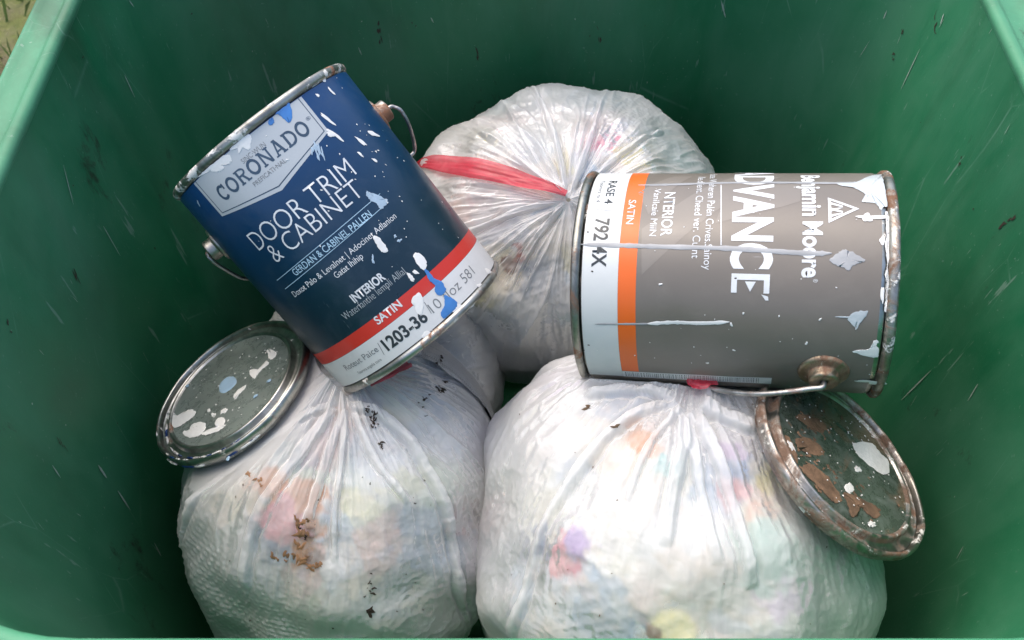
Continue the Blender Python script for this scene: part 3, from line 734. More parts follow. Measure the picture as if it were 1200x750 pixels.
GC.poly('lettering', [(892, 345), (900, 347.5), (900.5, 352), (897, 352)], M_INKW, lab, .0009)
# triangle emblem: outline with two peaks
def tri_logo():
    A, B, Cc = [np.array(GC.hit(*p)) for p in ((970, 232), (971, 261.5), (1007, 245))]
    cen = (A + B + Cc) / 3; T = [A, B, Cc]; inn = [cen + (t_ - cen) * .72 for t_ in T]
    V2 = [*T, *inn]; F2 = [(0, 1, 4, 3), (1, 2, 5, 4), (2, 0, 3, 5)]
    e = (inn[1] - inn[0]); u = (inn[2] - (inn[0] + inn[1]) / 2)
    def P(a, b): return inn[0] + e * a + u * b
    for a0, pk, a1, hgt in ((.10, .36, .62, .52), (.42, .66, .90, .52)):
        i = len(V2); w_ = .13
        V2 += [P(a0, 0), P(a0 + w_, 0), P(pk + w_ * .4, hgt), P(pk - w_ * .4, hgt)]; F2.append((i, i + 1, i + 2, i + 3))
        i = len(V2)
        V2 += [P(a1 - w_, 0.0), P(a1, 0.0), P(pk + w_ * .55, hgt), P(pk + w_ * .42, hgt * .72)]; F2.append((i, i + 1, i + 2, i + 3))
    GC.flat('emblem', [tuple(v) for v in V2], F2, M_INKW, lab, .0009)
tri_logo()
# ear and bail
M_EARG = m_tin('rusty brass coloured ear', (.50, .42, .30), .55, .15, .3, 22., (.20, .11, .065))
se, ze = GC.hit(965, 436)
tip, nrm, ax = ear(GC, grey, se, ze, M_EARG, .0185, .0108, .010)
zu = Vector((0, 0, 1))
tip_w = GC.M @ tip
rotn = GC.M.to_3x3()
Minv = GC.M.inverted()
def gl(px, py, d): return Minv @ Vector(at(px, py, d))
dT = float((np.array(tip_w) - CAM) @ FWD)
wire = [tip - nrm * .005, tip + nrm * .0015, tip + nrm * .0045 - zu * .002, gl(950, 455.5, dT + .001), gl(925, 459, dT + .008), gl(895, 461.5, dT + .016), gl(865, 460.5, dT + .03), gl(835, 455, dT + .048), gl(800, 444, dT + .068), gl(760, 425, dT + .095)]
V_, F_ = tube(smooth_path(wire, 8), .0022, 12); link_mesh('bail_handle', V_, F_, M_WIRE, grey)
tip2, n2, a2 = ear(GC, grey, se + math.pi * RC, ze, M_EARG, .0185, .0108, .010)
# paint on the grey can
M_GSPL = m_plain('pale grey blue paint', (.52, .57, .58), .35, bump=.3)
md_, mw, mp, mr = Spl('grey_paint_drip', M_GREYDRIP, grey), Spl('white_paint_splash', M_WHITEPAINT, grey), Spl('pale_paint_splash', M_GSPL, grey), Spl('grime_specks', M_DARK, grey)
GC.drip(md_, [(680, 286.5), (720, 287.5), (770, 289), (850, 291), (905, 294), (950, 296.5), (975, 296.5)], .0018)
GC.drip(md_, [(748, 217), (800, 216), (860, 214.5), (930, 214.5), (985, 215), (1010, 214)], .0016)
GC.drip(md_, [(697, 379.5), (730, 379.5), (762, 379.5)], .0008)
GC.drip(mw, [(758, 379.5), (790, 378.5), (820, 378.8), (855, 377)], .0015)
K5 = (820, 190, 3.946); K6 = (820, 380, 2.68)
can_patch(GC, md_, [(600, 450), (640, 420), (665, 405), (690, 410), (715, 420), (765, 455), (745, 465), (710, 480), (690, 500), (660, 485), (630, 475)], *K5, h=.0011, hh=.0002, jag=.00028)
can_patch(GC, mp, [(640, 100), (720, 95), (790, 66), (850, 60), (868, 70), (872, 120), (870, 200), (850, 208), (838, 222), (815, 195), (780, 188), (748, 185), (775, 165), (750, 140), (700, 118), (650, 110)], *K5, h=.0012, hh=.00025, jag=.0002)
can_patch(GC, mp, [(993, 373), (1003, 365), (1017, 364), (1014, 371), (1008, 378), (1004, 386), (998, 379)], h=.0011, hh=.0002, jag=.0003)
GC.splat(mp, 994, 371.5, .0007, .008, 0, .0011, .0002, .2)
can_patch(GC, mw, [(480, 82), (530, 76), (545, 50), (562, 52), (555, 66), (562, 76), (560, 100), (540, 103), (500, 92)], *K6, h=.0011, hh=.0003)
for x, y, lu, lw, an in [(1023, 255, .0018, .010, 0), (1016, 254, .0025, .003, 0), (1016, 257, .0025, .003, 0), (1034, 282, .003, .002, 0), (1014, 446, .0016, .008, 0), (1029, 448, .003, .006, 0), (1034, 345, .006, .0012, 0)]:
    GC.splat(mw, x, y, lu, lw, an, .0013, .0003, .3)
mwz = Lg - .013
can_patch(GC, mw, [(858, 240), (872, 240), (880, 330), (882, 470), (878, 600), (868, 680), (858, 690), (858, 640), (864, 600), (858, 520), (864, 480), (856, 370), (864, 330)], *K5, h=.0011, hh=.0003, jag=.0003)
for x, y, r_ in [(945, 402, .0011), (829, 426, .0011), (774, 333, .001), (860, 410, .0009), (871, 367, .0008), (913, 370, .0006), (961, 374, .0009), (857, 380, .0012), (813, 408, .0005), (980, 337, .0005), (744, 416, .0006), (700, 410, .0004)]:
    GC.splat(mw, x, y, r_ * 1.4, r_ * .8, random.uniform(0, 3), .001, .0005, .3, 10)
for i in range(40):
    GC.splat_sz(mw, random.uniform(-.09, .11), random.uniform(zo1, zt), random.uniform(.0002, .0006), random.uniform(.0002, .0005), 0, .001, .0003, .4, 8)
for x, y in [(690, 404), (689, 272), (694, 318), (684, 410), (862, 326)]:
    GC.splat(mr, x, y, .0006, .0009, 0, .001, .0004, .3, 8)
md_.done(); mw.done(); mp.done(); mr.done()

# ------------------------------------------------------------------ lids
def lid_frame(px, py, d, ncam):
    C = at(px, py, d); z = Dv(*ncam); z /= np.linalg.norm(z); y = UP - z * (UP @ z); y /= np.linalg.norm(y); x = np.cross(y, z)
    return C, x, y, z, Matrix(((x[0], y[0], z[0], C[0]), (x[1], y[1], z[1], C[1]), (x[2], y[2], z[2], C[2]), (0, 0, 0, 1)))
def m_lidface(name, base, rust, seed):
    t = MT(name)
    n1 = t.noise(24, 7, .7, None, .6, (seed, 1, 0)); n2 = t.noise(60, 6, .75, None, .3, (1, seed, 0)); n3 = t.noise(9, 5, .6, None, .5, (4, seed, 2))
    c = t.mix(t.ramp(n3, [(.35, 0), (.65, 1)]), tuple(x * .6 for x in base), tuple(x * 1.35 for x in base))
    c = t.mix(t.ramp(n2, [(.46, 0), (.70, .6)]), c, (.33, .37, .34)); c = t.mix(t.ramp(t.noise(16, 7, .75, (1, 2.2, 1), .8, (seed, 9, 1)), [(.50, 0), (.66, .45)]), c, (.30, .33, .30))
    rm = t.ramp(t.math('MULTIPLY', n1, t.noise(7, 2, .5, None, 0, (seed, 3, 7))), [(.36 - .12 * rust, 0), (.40 - .12 * rust, rust)])
    c = t.mix(rm, c, t.mix(t.noise(140, 3), (.10, .055, .03), (.30, .18, .11)))
    t.set(base=c, metal=t.math('MULTIPLY', t.math('SUBTRACT', 1.0, rm), .35), rough=t.ramp(n2, [(.3, .14), (.7, .45)])); t.v(coat=.4, coatr=.15)
    t.set(normal=t.bump(t.math('ADD', n1, n2), .25, .0012)); return t.m
def make_lid(M, R, m_face, m_ring, m_edge, fr=.79):
    root = empty('paint_can_lid', M)
    f = R * fr
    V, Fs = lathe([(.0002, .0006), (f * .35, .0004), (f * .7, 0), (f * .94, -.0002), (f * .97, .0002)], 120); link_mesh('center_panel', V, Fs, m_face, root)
    V, Fs = lathe([(f * .97, .0001), (f * .985, .0012), (f * 1.0, .0022), (f * 1.02, .0022), (f * 1.035, .0010), (f * 1.045, -.0030), (f * 1.06, -.0038), (R * .925, -.0038), (R * .94, -.0025)], 140); link_mesh('raised_ring', V, Fs, m_ring, root)
    wob = lambda a, i: .0004 * math.sin(3 * a) + .0003 * math.sin(11 * a + 1)
    V, Fs = lathe([(R * .94, -.0026), (R * .95, .0010), (R * .965, .0024), (R * .982, .0024), (R * .995, .0010), (R, -.0015), (R * .998, -.0055), (R * .985, -.0065), (R * .975, -.005), (R * .97, -.0095), (R * .95, -.0105), (R * .93, -.006), (R * .9, -.0052), (R * .5, -.002), (.0002, -.0015)], 140, wob); link_mesh('edge', V, Fs, m_edge, root)
    return root
def lid_splat(mb, x, y, lu, lw, ang, h=.0005, hh=.0008, rough=.35, n=18):
    ph = [random.uniform(0, 6.28) for _ in range(5)]; V = [(x, y, h + hh)]; ca, sa = math.cos(ang), math.sin(ang)
    for rr, zz in ((.55, hh * .9), (.88, hh * .55), (1, 0)):
        for k in range(n):
            a = 2 * math.pi * k / n; q = 1 + rough * (.5 * math.sin(2 * a + ph[0]) + .35 * math.sin(3 * a + ph[1]) + .35 * math.sin(5 * a + ph[2]) + .25 * math.sin(8 * a + ph[3])) * rr
            u, v = lu * rr * q * math.cos(a), lw * rr * q * math.sin(a); V.append((x + u * ca - v * sa, y + u * sa + v * ca, h + zz))
    Fs = [(0, 1 + k, 1 + (k + 1) % n) for k in range(n)]
    for r in range(2):
        for k in range(n):
            a, b = 1 + r * n + k, 1 + r * n + (k + 1) % n; Fs.append((a, a + n, b + n, b))
    mb.add(V, Fs)
def lid_patch(mb, fr_, pts, k, h=.0003, hh=.0003, jag=.00022, nz=None):
    mb.add(*patch2d(ragged([lid_hit(fr_, *p) for p in crop_pts(pts, *k)], jag), hh, lambda a, b, z: (a, b, h + z)))
def lid_hit(fr_, px, py):
    C, x, y, z, M = fr_; d = (px - 600) / F * RIGHT + (375 - py) / F * UP + FWD
    t = ((C - CAM) @ z) / (d @ z); P = CAM + d * t - C; return P @ x, P @ y
fl = lid_frame(270, 455, .792, (-.43, .65, -.62)); RL = .0785
lidL = make_lid(fl[4], RL, m_lidface('silver grey lid with painted bin reflection', (.23, .27, .245), .25, 3.), m_tin('left lid ring tin', (.60, .60, .56), .05, .15, .22, 7.), m_tin('left lid edge tin', (.50, .51, .47), .15, .3, .22, 14.), .80)  # grey-green face colour paints in the bin's dark reflection
tag(lidL, 'round tin lid with white splashes and pale blue spot on the left bag', 'lid')
mw, mp, mb_ = Spl('white_paint_splash', M_WHITEPAINT, lidL), Spl('pale_blue_splash', m_plain('pale blue paint drop', (.36, .52, .66), .35), lidL), Spl('navy_paint_splash', m_plain('navy paint', (.015, .05, .18), .4), lidL)
K7 = (170, 360, 3.94)
for p in ([(100, 490), (118, 478), (125, 508), (160, 495), (200, 475), (232, 480), (225, 505), (190, 530), (150, 556), (126, 548), (104, 515)], [(172, 580), (200, 568), (215, 545), (250, 530), (280, 540), (275, 570), (245, 596), (200, 600)], [(265, 578), (300, 570), (330, 555), (325, 530), (345, 508), (370, 515), (365, 540), (376, 545), (350, 566), (310, 584), (275, 592)],
          [(480, 300), (500, 285), (520, 290), (550, 260), (562, 248), (572, 262), (545, 285), (520, 310), (510, 330), (495, 325)], [(562, 200), (585, 195), (606, 210), (602, 230), (580, 245), (570, 225)], [(412, 425), (410, 405), (440, 375), (465, 360), (468, 370), (440, 400), (420, 425)], [(305, 495), (318, 488), (328, 498), (315, 510)], [(288, 475), (298, 470), (302, 482), (292, 486)], [(350, 480), (372, 466), (382, 474), (368, 492), (352, 494)]):
    lid_patch(mw, fl, p, K7, jag=.0004)
for i in range(60):
    a, r = random.uniform(0, 6.28), RL * math.sqrt(random.uniform(0, .56)); lid_splat(mw, r * math.cos(a), r * math.sin(a), random.uniform(.0003, .0012), random.uniform(.0003, .0010), 0, .0007, .0003, .4, 8)
lid_patch(mp, fl, [(345, 390), (348, 355), (380, 325), (410, 322), (425, 345), (410, 370), (370, 398)], K7, .0005, .0005, .0001)
for x, y in [(220, 453), (300, 465), (270, 540), (316, 447)]:
    X, Y = lid_hit(fl, x, y); lid_splat(mp, X, Y, .002, .002, 0, .0009 if math.hypot(X, Y) < RL * .8 else .003)
# crust clinging to the skirt, lower side
for k in range(46):
    a = rad(random.uniform(215, 330)); r = RL * random.choice((.90, .97, 1.0, 1.0)); X, Y = r * math.cos(a), r * math.sin(a)
    m_ = mw if random.random() < .62 else mb_
    sz = random.uniform(.0015, .0042); ca_, sa_ = math.cos(a), math.sin(a); zz = -.0045 if r >= RL * .99 else (-.0036 if r < RL * .95 else .0018)
    t_ = random.uniform(-.001, .001)
    V = []; n_ = 10
    for u in range(4):
        for v in range(n_):
            A = a + (v / n_ * 6.283); 
            rr_ = sz * math.sin(u / 3 * 2.6 + .25) * random.uniform(.7, 1.2); p_, q_ = rr_ * math.cos(A) * .35, rr_ * math.sin(A) * 1.7
            V.append((X + p_ * ca_ - q_ * sa_, Y + p_ * sa_ + q_ * ca_, zz + .0012 * math.cos(u / 3 * 2.6 + .25) + random.uniform(-.0003, .0003)))
    m_.add(V, [(u * n_ + v, u * n_ + (v + 1) % n_, (u + 1) * n_ + (v + 1) % n_, (u + 1) * n_ + v) for u in range(3) for v in range(n_)])
mw.done(); mp.done(); mb_.done()

fr2 = lid_frame(988, 537, .700, (.525, .60, -.605)); RR = .0835
lidR = make_lid(fr2[4], RR, m_lidface('grey brown rusty lid with painted bin reflection', (.10, .13, .10), .6, 8.), m_tin('right lid ring tin', (.55, .52, .47), .5, .35, .25, 17., (.17, .105, .07)), m_tin('right lid edge tin', (.55, .50, .44), .5, .42, .25, 24., (.17, .10, .065)), .80)  # dark greenish face base stands in for the reflected bin; rust comes on top
tag(lidR, 'rusty round tin lid with one white patch leaning on the right bag', 'lid')
mw, mr = Spl('white_paint_patch', m_plain('dry chalky paint', (.86, .83, .80), .7, bump=.5, var=.1), lidR), Spl('rust_patch', m_plain('brown rust', (.21, .125, .075), .85, bump=.6, scale=400, var=.45), lidR)
for p in ([(480, 378), (510, 370), (545, 378), (570, 410), (592, 430), (590, 470), (570, 470), (540, 450), (510, 425), (490, 405)], [(485, 452), (500, 448), (506, 460), (492, 465)], [(455, 505), (475, 503), (482, 520), (470, 532), (455, 522)], [(525, 625), (545, 620), (552, 634), (535, 640)], [(272, 368), (286, 372), (296, 392), (288, 396)]):
    lid_patch(mw, fr2, p, K6, .0005, .0003, .0005)
for i in range(90):
    a, r = random.uniform(0, 6.28), RR * math.sqrt(random.uniform(0, .6)); lid_splat(mw, r * math.cos(a), r * math.sin(a), random.uniform(.0002, .0009), random.uniform(.0002, .0009), 0, .0007, .0003, .4, 8)
for p in ([(300, 290), (340, 285), (390, 310), (395, 335), (370, 340), (330, 315)], [(300, 365), (330, 355), (370, 375), (390, 400), (380, 412), (340, 405), (310, 390)], [(325, 440), (350, 440), (390, 470), (430, 520), (445, 555), (420, 560), (390, 530), (350, 490), (320, 460)], [(450, 530), (480, 535), (520, 555), (550, 570), (565, 600), (545, 610), (520, 580), (490, 570), (495, 600), (475, 605), (460, 560)], [(260, 350), (285, 365), (305, 410), (300, 440), (270, 400)]):
    lid_patch(mr, fr2, p, K6, .0004, .00012, .0005)
    q0 = np.array(p).mean(0)
    for _ in range(22):
        X, Y = lid_hit(fr2, 820 + (q0[0] + random.gauss(0, 38)) / 2.68, 380 + (q0[1] + random.gauss(0, 34)) / 2.68)
        if math.hypot(X, Y) < RR * .78: lid_splat(mr, X, Y, random.uniform(.0006, .0028), random.uniform(.0006, .0022), random.uniform(0, 3), .0004, .0001, .7, 12)
mw.done(); mr.done()

# ------------------------------------------------------------------ bags
def m_film(name, tint=(.87, .875, .875)):
    t = MT(name); nt = t.t
    fine = t.noise(190, 5, .62, None, .6); med = t.noise(60, 4, .6, None, 1.2)
    t.v(rough=.55, spec=.34); t.p.inputs['Base Color'].default_value = tint + (1,)
    b = t.bump(med, .16, .0014); b = t.bump(fine, .34, .0007, b); t.set(normal=b)
    tr = t.n('BsdfTranslucent'); tr.inputs[0].default_value = tint + (1,); t.l(b, tr.inputs['Normal'])
    m1 = t.n('MixShader'); m1.inputs[0].default_value = .38; t.l(t.p.outputs[0], m1.inputs[1]); t.l(tr.outputs[0], m1.inputs[2])
    tp = t.n('BsdfTransparent'); tp.inputs[0].default_value = (.97, .98, .99, 1)
    gl_ = t.n('BsdfGlossy'); gl_.inputs['Roughness'].default_value = .42; t.l(b, gl_.inputs['Normal'])
    fr_ = t.n('Fresnel'); fr_.inputs[0].default_value = 1.38; t.l(b, fr_.inputs['Normal'])
    clear = t.n('MixShader'); t.l(fr_.outputs[0], clear.inputs[0]); t.l(tp.outputs[0], clear.inputs[1]); t.l(gl_.outputs[0], clear.inputs[2])
    at_ = t.n('Attribute'); at_.attribute_name = 'opacity'
    m2 = t.n('MixShader'); t.l(at_.outputs['Fac'], m2.inputs[0]); t.l(clear.outputs[0], m2.inputs[1]); t.l(m1.outputs[0], m2.inputs[2])
    t.l(m2.outputs[0], t.out.inputs[0]); return t.m
M_FILM = m_film('thin white bin liner film')
def m_contents(name):
    t = MT(name); a = t.n('Attribute'); a.attribute_name = 'tone'
    n = t.noise(120, 4); c = t.mix(t.ramp(n, [(.45, 0), (.75, .35)]), a.outputs['Color'], (.86, .86, .84))
    t.set(base=c, normal=t.bump(t.noise(150, 4), .5, .002)); t.v(rough=.7); return t.m
M_CONT = m_contents('mixed paper rubbish')
CANS = [BC, GC]
LIDS = [(fl, RL), (fr2, RR)]
def dent(P, cans=True, lids=True, ells=(), gap=.0015):
    """film gives way under the things that press on it"""
    P = P.copy()
    if cans:
        for c in CANS:
            q = (P - c.base) @ c.R3.T; r = np.hypot(q[:, 0], q[:, 1]); R_ = RC + .003 + gap
            ins = (r < R_) & (q[:, 2] > -gap) & (q[:, 2] < c.L + gap)
            dr_ = R_ - r; d0 = q[:, 2] + gap; d1 = c.L + gap - q[:, 2]
            k = ins & (dr_ <= np.minimum(d0, d1)); s_ = R_ / np.maximum(r[k], 1e-6); q[k, 0] *= s_; q[k, 1] *= s_
            k2 = ins & ~k; lo = k2 & (d0 < d1); q[lo, 2] = -gap; hi = k2 & (d0 >= d1); q[hi, 2] = c.L + gap
            P = np.where(ins[:, None], q @ c.R3 + c.base, P)
    if lids:
        for (C, x, y, z, M), R_ in LIDS:
            q = np.stack([(P - C) @ x, (P - C) @ y, (P - C) @ z], -1); r = np.hypot(q[:, 0], q[:, 1])
            lim = -.013 - gap; f = 1 - sstep(R_ + .006, R_ + .05, r); ins = (q[:, 2] > lim) & (q[:, 2] < .08) & (r < R_ + .05)
            nz = np.where(ins, q[:, 2] + (lim - q[:, 2]) * f, q[:, 2]); P = P + (nz - q[:, 2])[:, None] * z
    for C, R3, k in ells:
        q = (P - C) / R3; r = (np.abs(q) ** k).sum(1) ** (1 / k); ins = r < 1.02
        P = np.where(ins[:, None], C + (P - C) * (1.02 / np.maximum(r, 1e-6))[:, None], P)
    # keep within the bin walls
    t = np.clip(RIMZ - P[:, 2], 0, 1) * TAP * .93 + .008
    P[:, 0] = np.clip(P[:, 0], X0 + t, X1 - t); P[:, 1] = np.clip(P[:, 1], Y0 + t, Y1 - t)
    return P
def seg_dist(P, Q):
    """distance of points to a polyline and position along it"""
    best = np.full(len(P), 9.); par = np.zeros(len(P)); side = np.zeros(len(P))
    for i in range(len(Q) - 1):
        a, b = Q[i], Q[i + 1]; d = b - a; L2 = (d * d).sum() + 1e-12
        t = np.clip(((P - a) @ d) / L2, 0, 1); dd = np.linalg.norm(P - (a + t[:, None] * d), axis=1)
        k = dd < best; best[k] = dd[k]; par[k] = (i + t[k]) / (len(Q) - 1)
    return best, par
class Bag:
    def __init__(s, name, C, R3, K, seed, label, pleats=64, amp=1.0, folds=(), palette=None, marks=(), clear=(), ells=(), quilt=None, nt=330, nphi=760, sup=2.3, op=.6, group=None, dimple=.0, peak=.012):
        rg = np.random.default_rng(seed); s.C = C = np.array(C); s.R3 = R3 = np.array(R3)
        pole = (np.array(K) - C) / R3; pole /= np.linalg.norm(pole)
        e1 = np.cross(pole, [0.3, .1, 1.]); e1 /= np.linalg.norm(e1); e2 = np.cross(pole, e1)
        th = np.r_[np.linspace(.012, 2.0, int(nt * .86)), np.linspace(2.0, math.pi - .05, int(nt * .14) + 1)[1:]]; ph = np.linspace(0, 2 * math.pi, nphi, endpoint=False)
        T, Ph = np.meshgrid(th, ph, indexing='ij'); T = T.ravel(); Ph = Ph.ravel()
        d = np.cos(T)[:, None] * pole + np.sin(T)[:, None] * (np.cos(Ph)[:, None] * e1 + np.sin(Ph)[:, None] * e2)
        f = 1 / (np.abs(d) ** sup).sum(1) ** (1 / sup)
        P0 = C + d * R3 * f[:, None]
        n_ = d / R3; n_ /= np.linalg.norm(n_, axis=1)[:, None]
        Rm = R3.mean(); o = seed * 3.7
        lump = .011 * noise(P0, 9, o) + .0075 * noise(P0, 19, o + 5) + .0016 * noise(P0, 38, o + 9) + .0003 * noise(P0, 70, o + 2)
        body = sstep(.1, .5, T)
        h = lump * (.25 + .75 * body)
        h += -dimple * np.exp(-(T / .30) ** 2) + peak * np.exp(-(T / .22)) + .01 * np.exp(-(T / .05) ** 2)
        inner = lump - .0035
        # pleats
        opx = np.full(len(T), 0.0)
        ang = np.sort(rg.uniform(0, 2 * math.pi, pleats))
        for i in range(pleats):
            Li = rg.uniform(.35, 1.0) if rg.random() < .7 else rg.uniform(1.0, 1.6)
            w0 = rg.uniform(.0010, .0024); w1 = w0 + rg.uniform(.001, .006); A = rg.uniform(.001, .0048) * amp * (1 if rg.random() < .8 else -.6)
            wav = rg.uniform(-.25, .25); ww = wav * T + .05 * np.sin(T * rg.uniform(3, 7) + rg.uniform(0, 6))
            dx = (Ph - ang[i] - ww + math.pi) % (2 * math.pi) - math.pi
            x = np.abs(dx) * np.sin(T) * Rm
            asym = np.where(dx > 0, 1.0, rg.uniform(.35, 1.0))
            wd = (w0 + (w1 - w0) * np.clip(T / Li, 0, 1)) * asym
            g = sstep(0, .10, T) * (1 - sstep(Li * .55, Li, T))
            r_ = np.exp(-(x / wd)) * g
            h += A * r_; opx += .22 * r_ * (A > 0)
        k1 = 9.; Q = np.stack([np.cos(Ph) * k1, np.sin(Ph) * k1, T * 2.2], -1)
        rw = ridge(Q, 1, o) * (1 - sstep(.9, 1.9, T)) * sstep(.03, .25, T); Q2 = np.stack([np.cos(Ph) * 22, np.sin(Ph) * 22, T * 4], -1)
        rw2 = ridge(Q2, 1, o + 3) * (1 - sstep(1.0, 2.2, T)) * sstep(.05, .3, T)
        h += .0013 * amp * rw + .0006 * amp * rw2; opx += .12 * rw
        # crumple, streched by a slow warp
        Wp = P0 + .012 * np.stack([noise(P0, 14, o + 1), noise(P0, 14, o + 21), noise(P0, 14, o + 31)], -1)
        cr = .0005 * ridge(Wp, 30, o + 2, 3) + .0006 * ridge(Wp, 75, o + 4, 2.4) * sstep(-.2, .3, noise(P0, 12, o + 17)) + .00040 * ridge(Wp, 165, o + 6, 1.6) 
        dirw = np.stack([Wp @ np.array([.8, .1, .6]) * 22, Wp @ np.array([-.6, .1, .8]) * 90, Wp[:, 1] * 60], -1)
        cr2 = .0009 * ridge(dirw, 1, o + 8, 1.5) * sstep(-.1, .35, noise(P0, 7, o + 12))
        h += (cr + cr2) * (.5 + .5 * body)
        # long folds of gathered film
        s.P = P0; s.n = n_
        for pts, wd, ht in folds:
            Qp = smooth_path([s.surf(*p) for p in pts], 6)
            dd, par = seg_dist(P0, Qp)
            taper = np.clip(np.minimum(par, 1 - par) * 8, 0, 1) ** .6
            wv = wd * (.75 + .5 * np.abs(noise(P0, 40, o + 15)))
            prof_ = 1 - sstep(wv * .75, wv * 1.25, dd)
            gro = np.exp(-((dd - wv * 1.6) / (wv * .5)) ** 2)
            h += taper * (ht * prof_ - ht * .6 * gro + .0006 * prof_ * noise(P0, 150, o))
            opx += .5 * prof_ * taper
        if quilt is not None:
            qc, qr, u_, v_ = quilt; m_ = 1 - sstep(qr * .6, qr, np.linalg.norm((P0 - qc), axis=1) + .02 * noise(P0, 25, 3))
            U, Vv = P0 @ u_ / .0058, P0 @ v_ / .0052; row = np.floor(Vv); fu = (U + .5 * (row % 2)) % 1 - .5; fv = Vv % 1 - .5
            h += m_ * .0011 * np.exp(-(fu ** 2 + fv ** 2) / .055)
        P = P0 + n_ * h[:, None]
        P = dent(P, ells=ells)
        nr, nc = len(th), nphi
        G = P.reshape(nr, nc, 3)
        du = np.roll(G, -1, 1) - np.roll(G, 1, 1); dv = np.gradient(G, axis=0); N = np.cross(du, dv); N /= np.linalg.norm(N, axis=2)[..., None] + 1e-12
        N = N.reshape(-1, 3); sg = np.sign((N * n_).sum(1).mean()); s.N = N * sg; s.P = P
        # opacity
        opv = op + .10 * noise(P0, 22, o + 40) + .6 * opx + .18 * np.exp(-T / .06) + .05 * rw2
        for (px, py, r_, amt) in clear:
            c_ = s.surf(px, py); opv -= amt * (1 - sstep(r_ * .5, r_, np.linalg.norm(P0 - c_, axis=1) + .006 * noise(P0, 60, o)))
        opv = np.clip(opv, .08, .96)
        ii = np.arange(nr * nc).reshape(nr, nc)
        Fq = np.stack([ii[:-1], np.roll(ii, -1, 1)[:-1], np.roll(ii, -1, 1)[1:], ii[1:]], -1).reshape(-1, 4)
        if sg < 0: pass
        base_pt = C - np.array([0, 0, R3[2]])
        s.root = empty('bin_bag', loc=tuple(base_pt)); s.base = base_pt
        tag(s.root, label, 'bin bag', group)
        s.film = link_mesh('film', P - base_pt, Fq, M_FILM, s.root)
        a_ = s.film.data.attributes.new('opacity', 'FLOAT', 'POINT'); a_.data.foreach_set('value', opv.astype(np.float32))
        # contents: a packed mass of scraps just under the film
        st = 2; P0i = P0.reshape(nr, nc, 3)[::st, ::st]; n_i = n_.reshape(nr, nc, 3)[::st, ::st]; li = inner.reshape(nr, nc)[::st, ::st]; Ti = T.reshape(nr, nc)[::st, ::st].ravel()
        sh = P0i.shape[:2]; P0i = P0i.reshape(-1, 3); n_i = n_i.reshape(-1, 3); li = li.ravel()
        NS = 900; S = rg.uniform(-1.15, 1.15, (NS, 3)) * R3 + C; sc = rg.integers(0, len(palette), NS); so = rg.uniform(-.005, .0, NS)
        Wq = P0i + .010 * np.stack([noise(P0i, 26, o + 51), noise(P0i, 26, o + 61), noise(P0i, 26, o + 71)], -1) + .004 * np.stack([noise(P0i, 80, o + 51), noise(P0i, 80, o + 61), noise(P0i, 80, o + 71)], -1)
        idc = np.empty(len(Wq), int)
        for k in range(0, len(Wq), 20000):
            idc[k:k + 20000] = ((Wq[k:k + 20000, None] - S[None]) ** 2).sum(2).argmin(1)
        colr = np.array(palette)[sc[idc]]
        vb = .75 + .35 * ridge(P0i, 45, o + 3); colr = np.clip(colr * vb[:, None], 0, .9)
        for q_, (fr0, th0, hue, am) in enumerate([(55, .30, (.84, .56, .52), .35), (48, .32, (.30, .48, .74), .35), (70, .30, (.78, .60, .44), .45), (60, .33, (.62, .78, .76), .35), (90, .33, (.35, .33, .38), .4), (52, .34, (.86, .82, .62), .4)]):
            mk = (sstep(th0, th0 + .05, noise(Wq, fr0, o + 91 + 7 * q_)) * sstep(-.15, .15, noise(P0i, 9, o + 131 + 5 * q_)) * am)[:, None]; colr = colr * (1 - mk) + np.array(hue) * mk
        for (px, py, r_, c_, rag) in marks:
            q_ = s.surf_of(P0, n_, px, py); dd = np.linalg.norm((P0i - q_), axis=1) + rag * noise(P0i, 70, o + 9) + rag * .7 * noise(P0i, 160, o + 19)
            m_ = (1 - sstep(r_ * .75, r_, dd))[:, None]; colr = colr * (1 - m_) + np.array(c_) * m_
        hi_ = li + so[idc] - .004 - .004 * np.exp(-Ti / .3) + .002 * ridge(P0i, 60, o + 77)
        Pi = dent(P0i + n_i * hi_[:, None], ells=ells, gap=.006)
        # stay under the film
        Pf = P.reshape(nr, nc, 3)[::st, ::st].reshape(-1, 3)
        over = ((Pi - Pf) * n_i).sum(1) + .0015; Pi = Pi - n_i * np.clip(over, 0, None)[:, None]
        ii = np.arange(sh[0] * sh[1]).reshape(sh); Fi = np.stack([ii[:-1], np.roll(ii, -1, 1)[:-1], np.roll(ii, -1, 1)[1:], ii[1:]], -1).reshape(-1, 4)
        s.cont = link_mesh('bag_contents', Pi, Fi, M_CONT)
        ca_ = s.cont.data.color_attributes.new('tone', 'FLOAT_COLOR', 'POINT'); ca_.data.foreach_set('color', np.c_[colr, np.ones(len(colr))].astype(np.float32).ravel())
        tag(s.cont, label_contents.get(name, 'crumpled paper and scraps packed inside a bag'), 'rubbish', kind='stuff')
        s.P0 = P0
    def surf_of(s, P, n_, px, py):
        uv, z = pix(P); front = ((P - CAM) * n_).sum(1) < 0
        dd = (uv[:, 0] - px) ** 2 + (uv[:, 1] - py) ** 2 + np.where(front, 0, 1e6); k = np.argpartition(dd, 5)[:5]; w_ = 1 / (dd[k] + .05)
        return (P[k] * w_[:, None]).sum(0) / w_.sum()
    def surf(s, px, py): return s.surf_of(s.P, s.n, px, py)
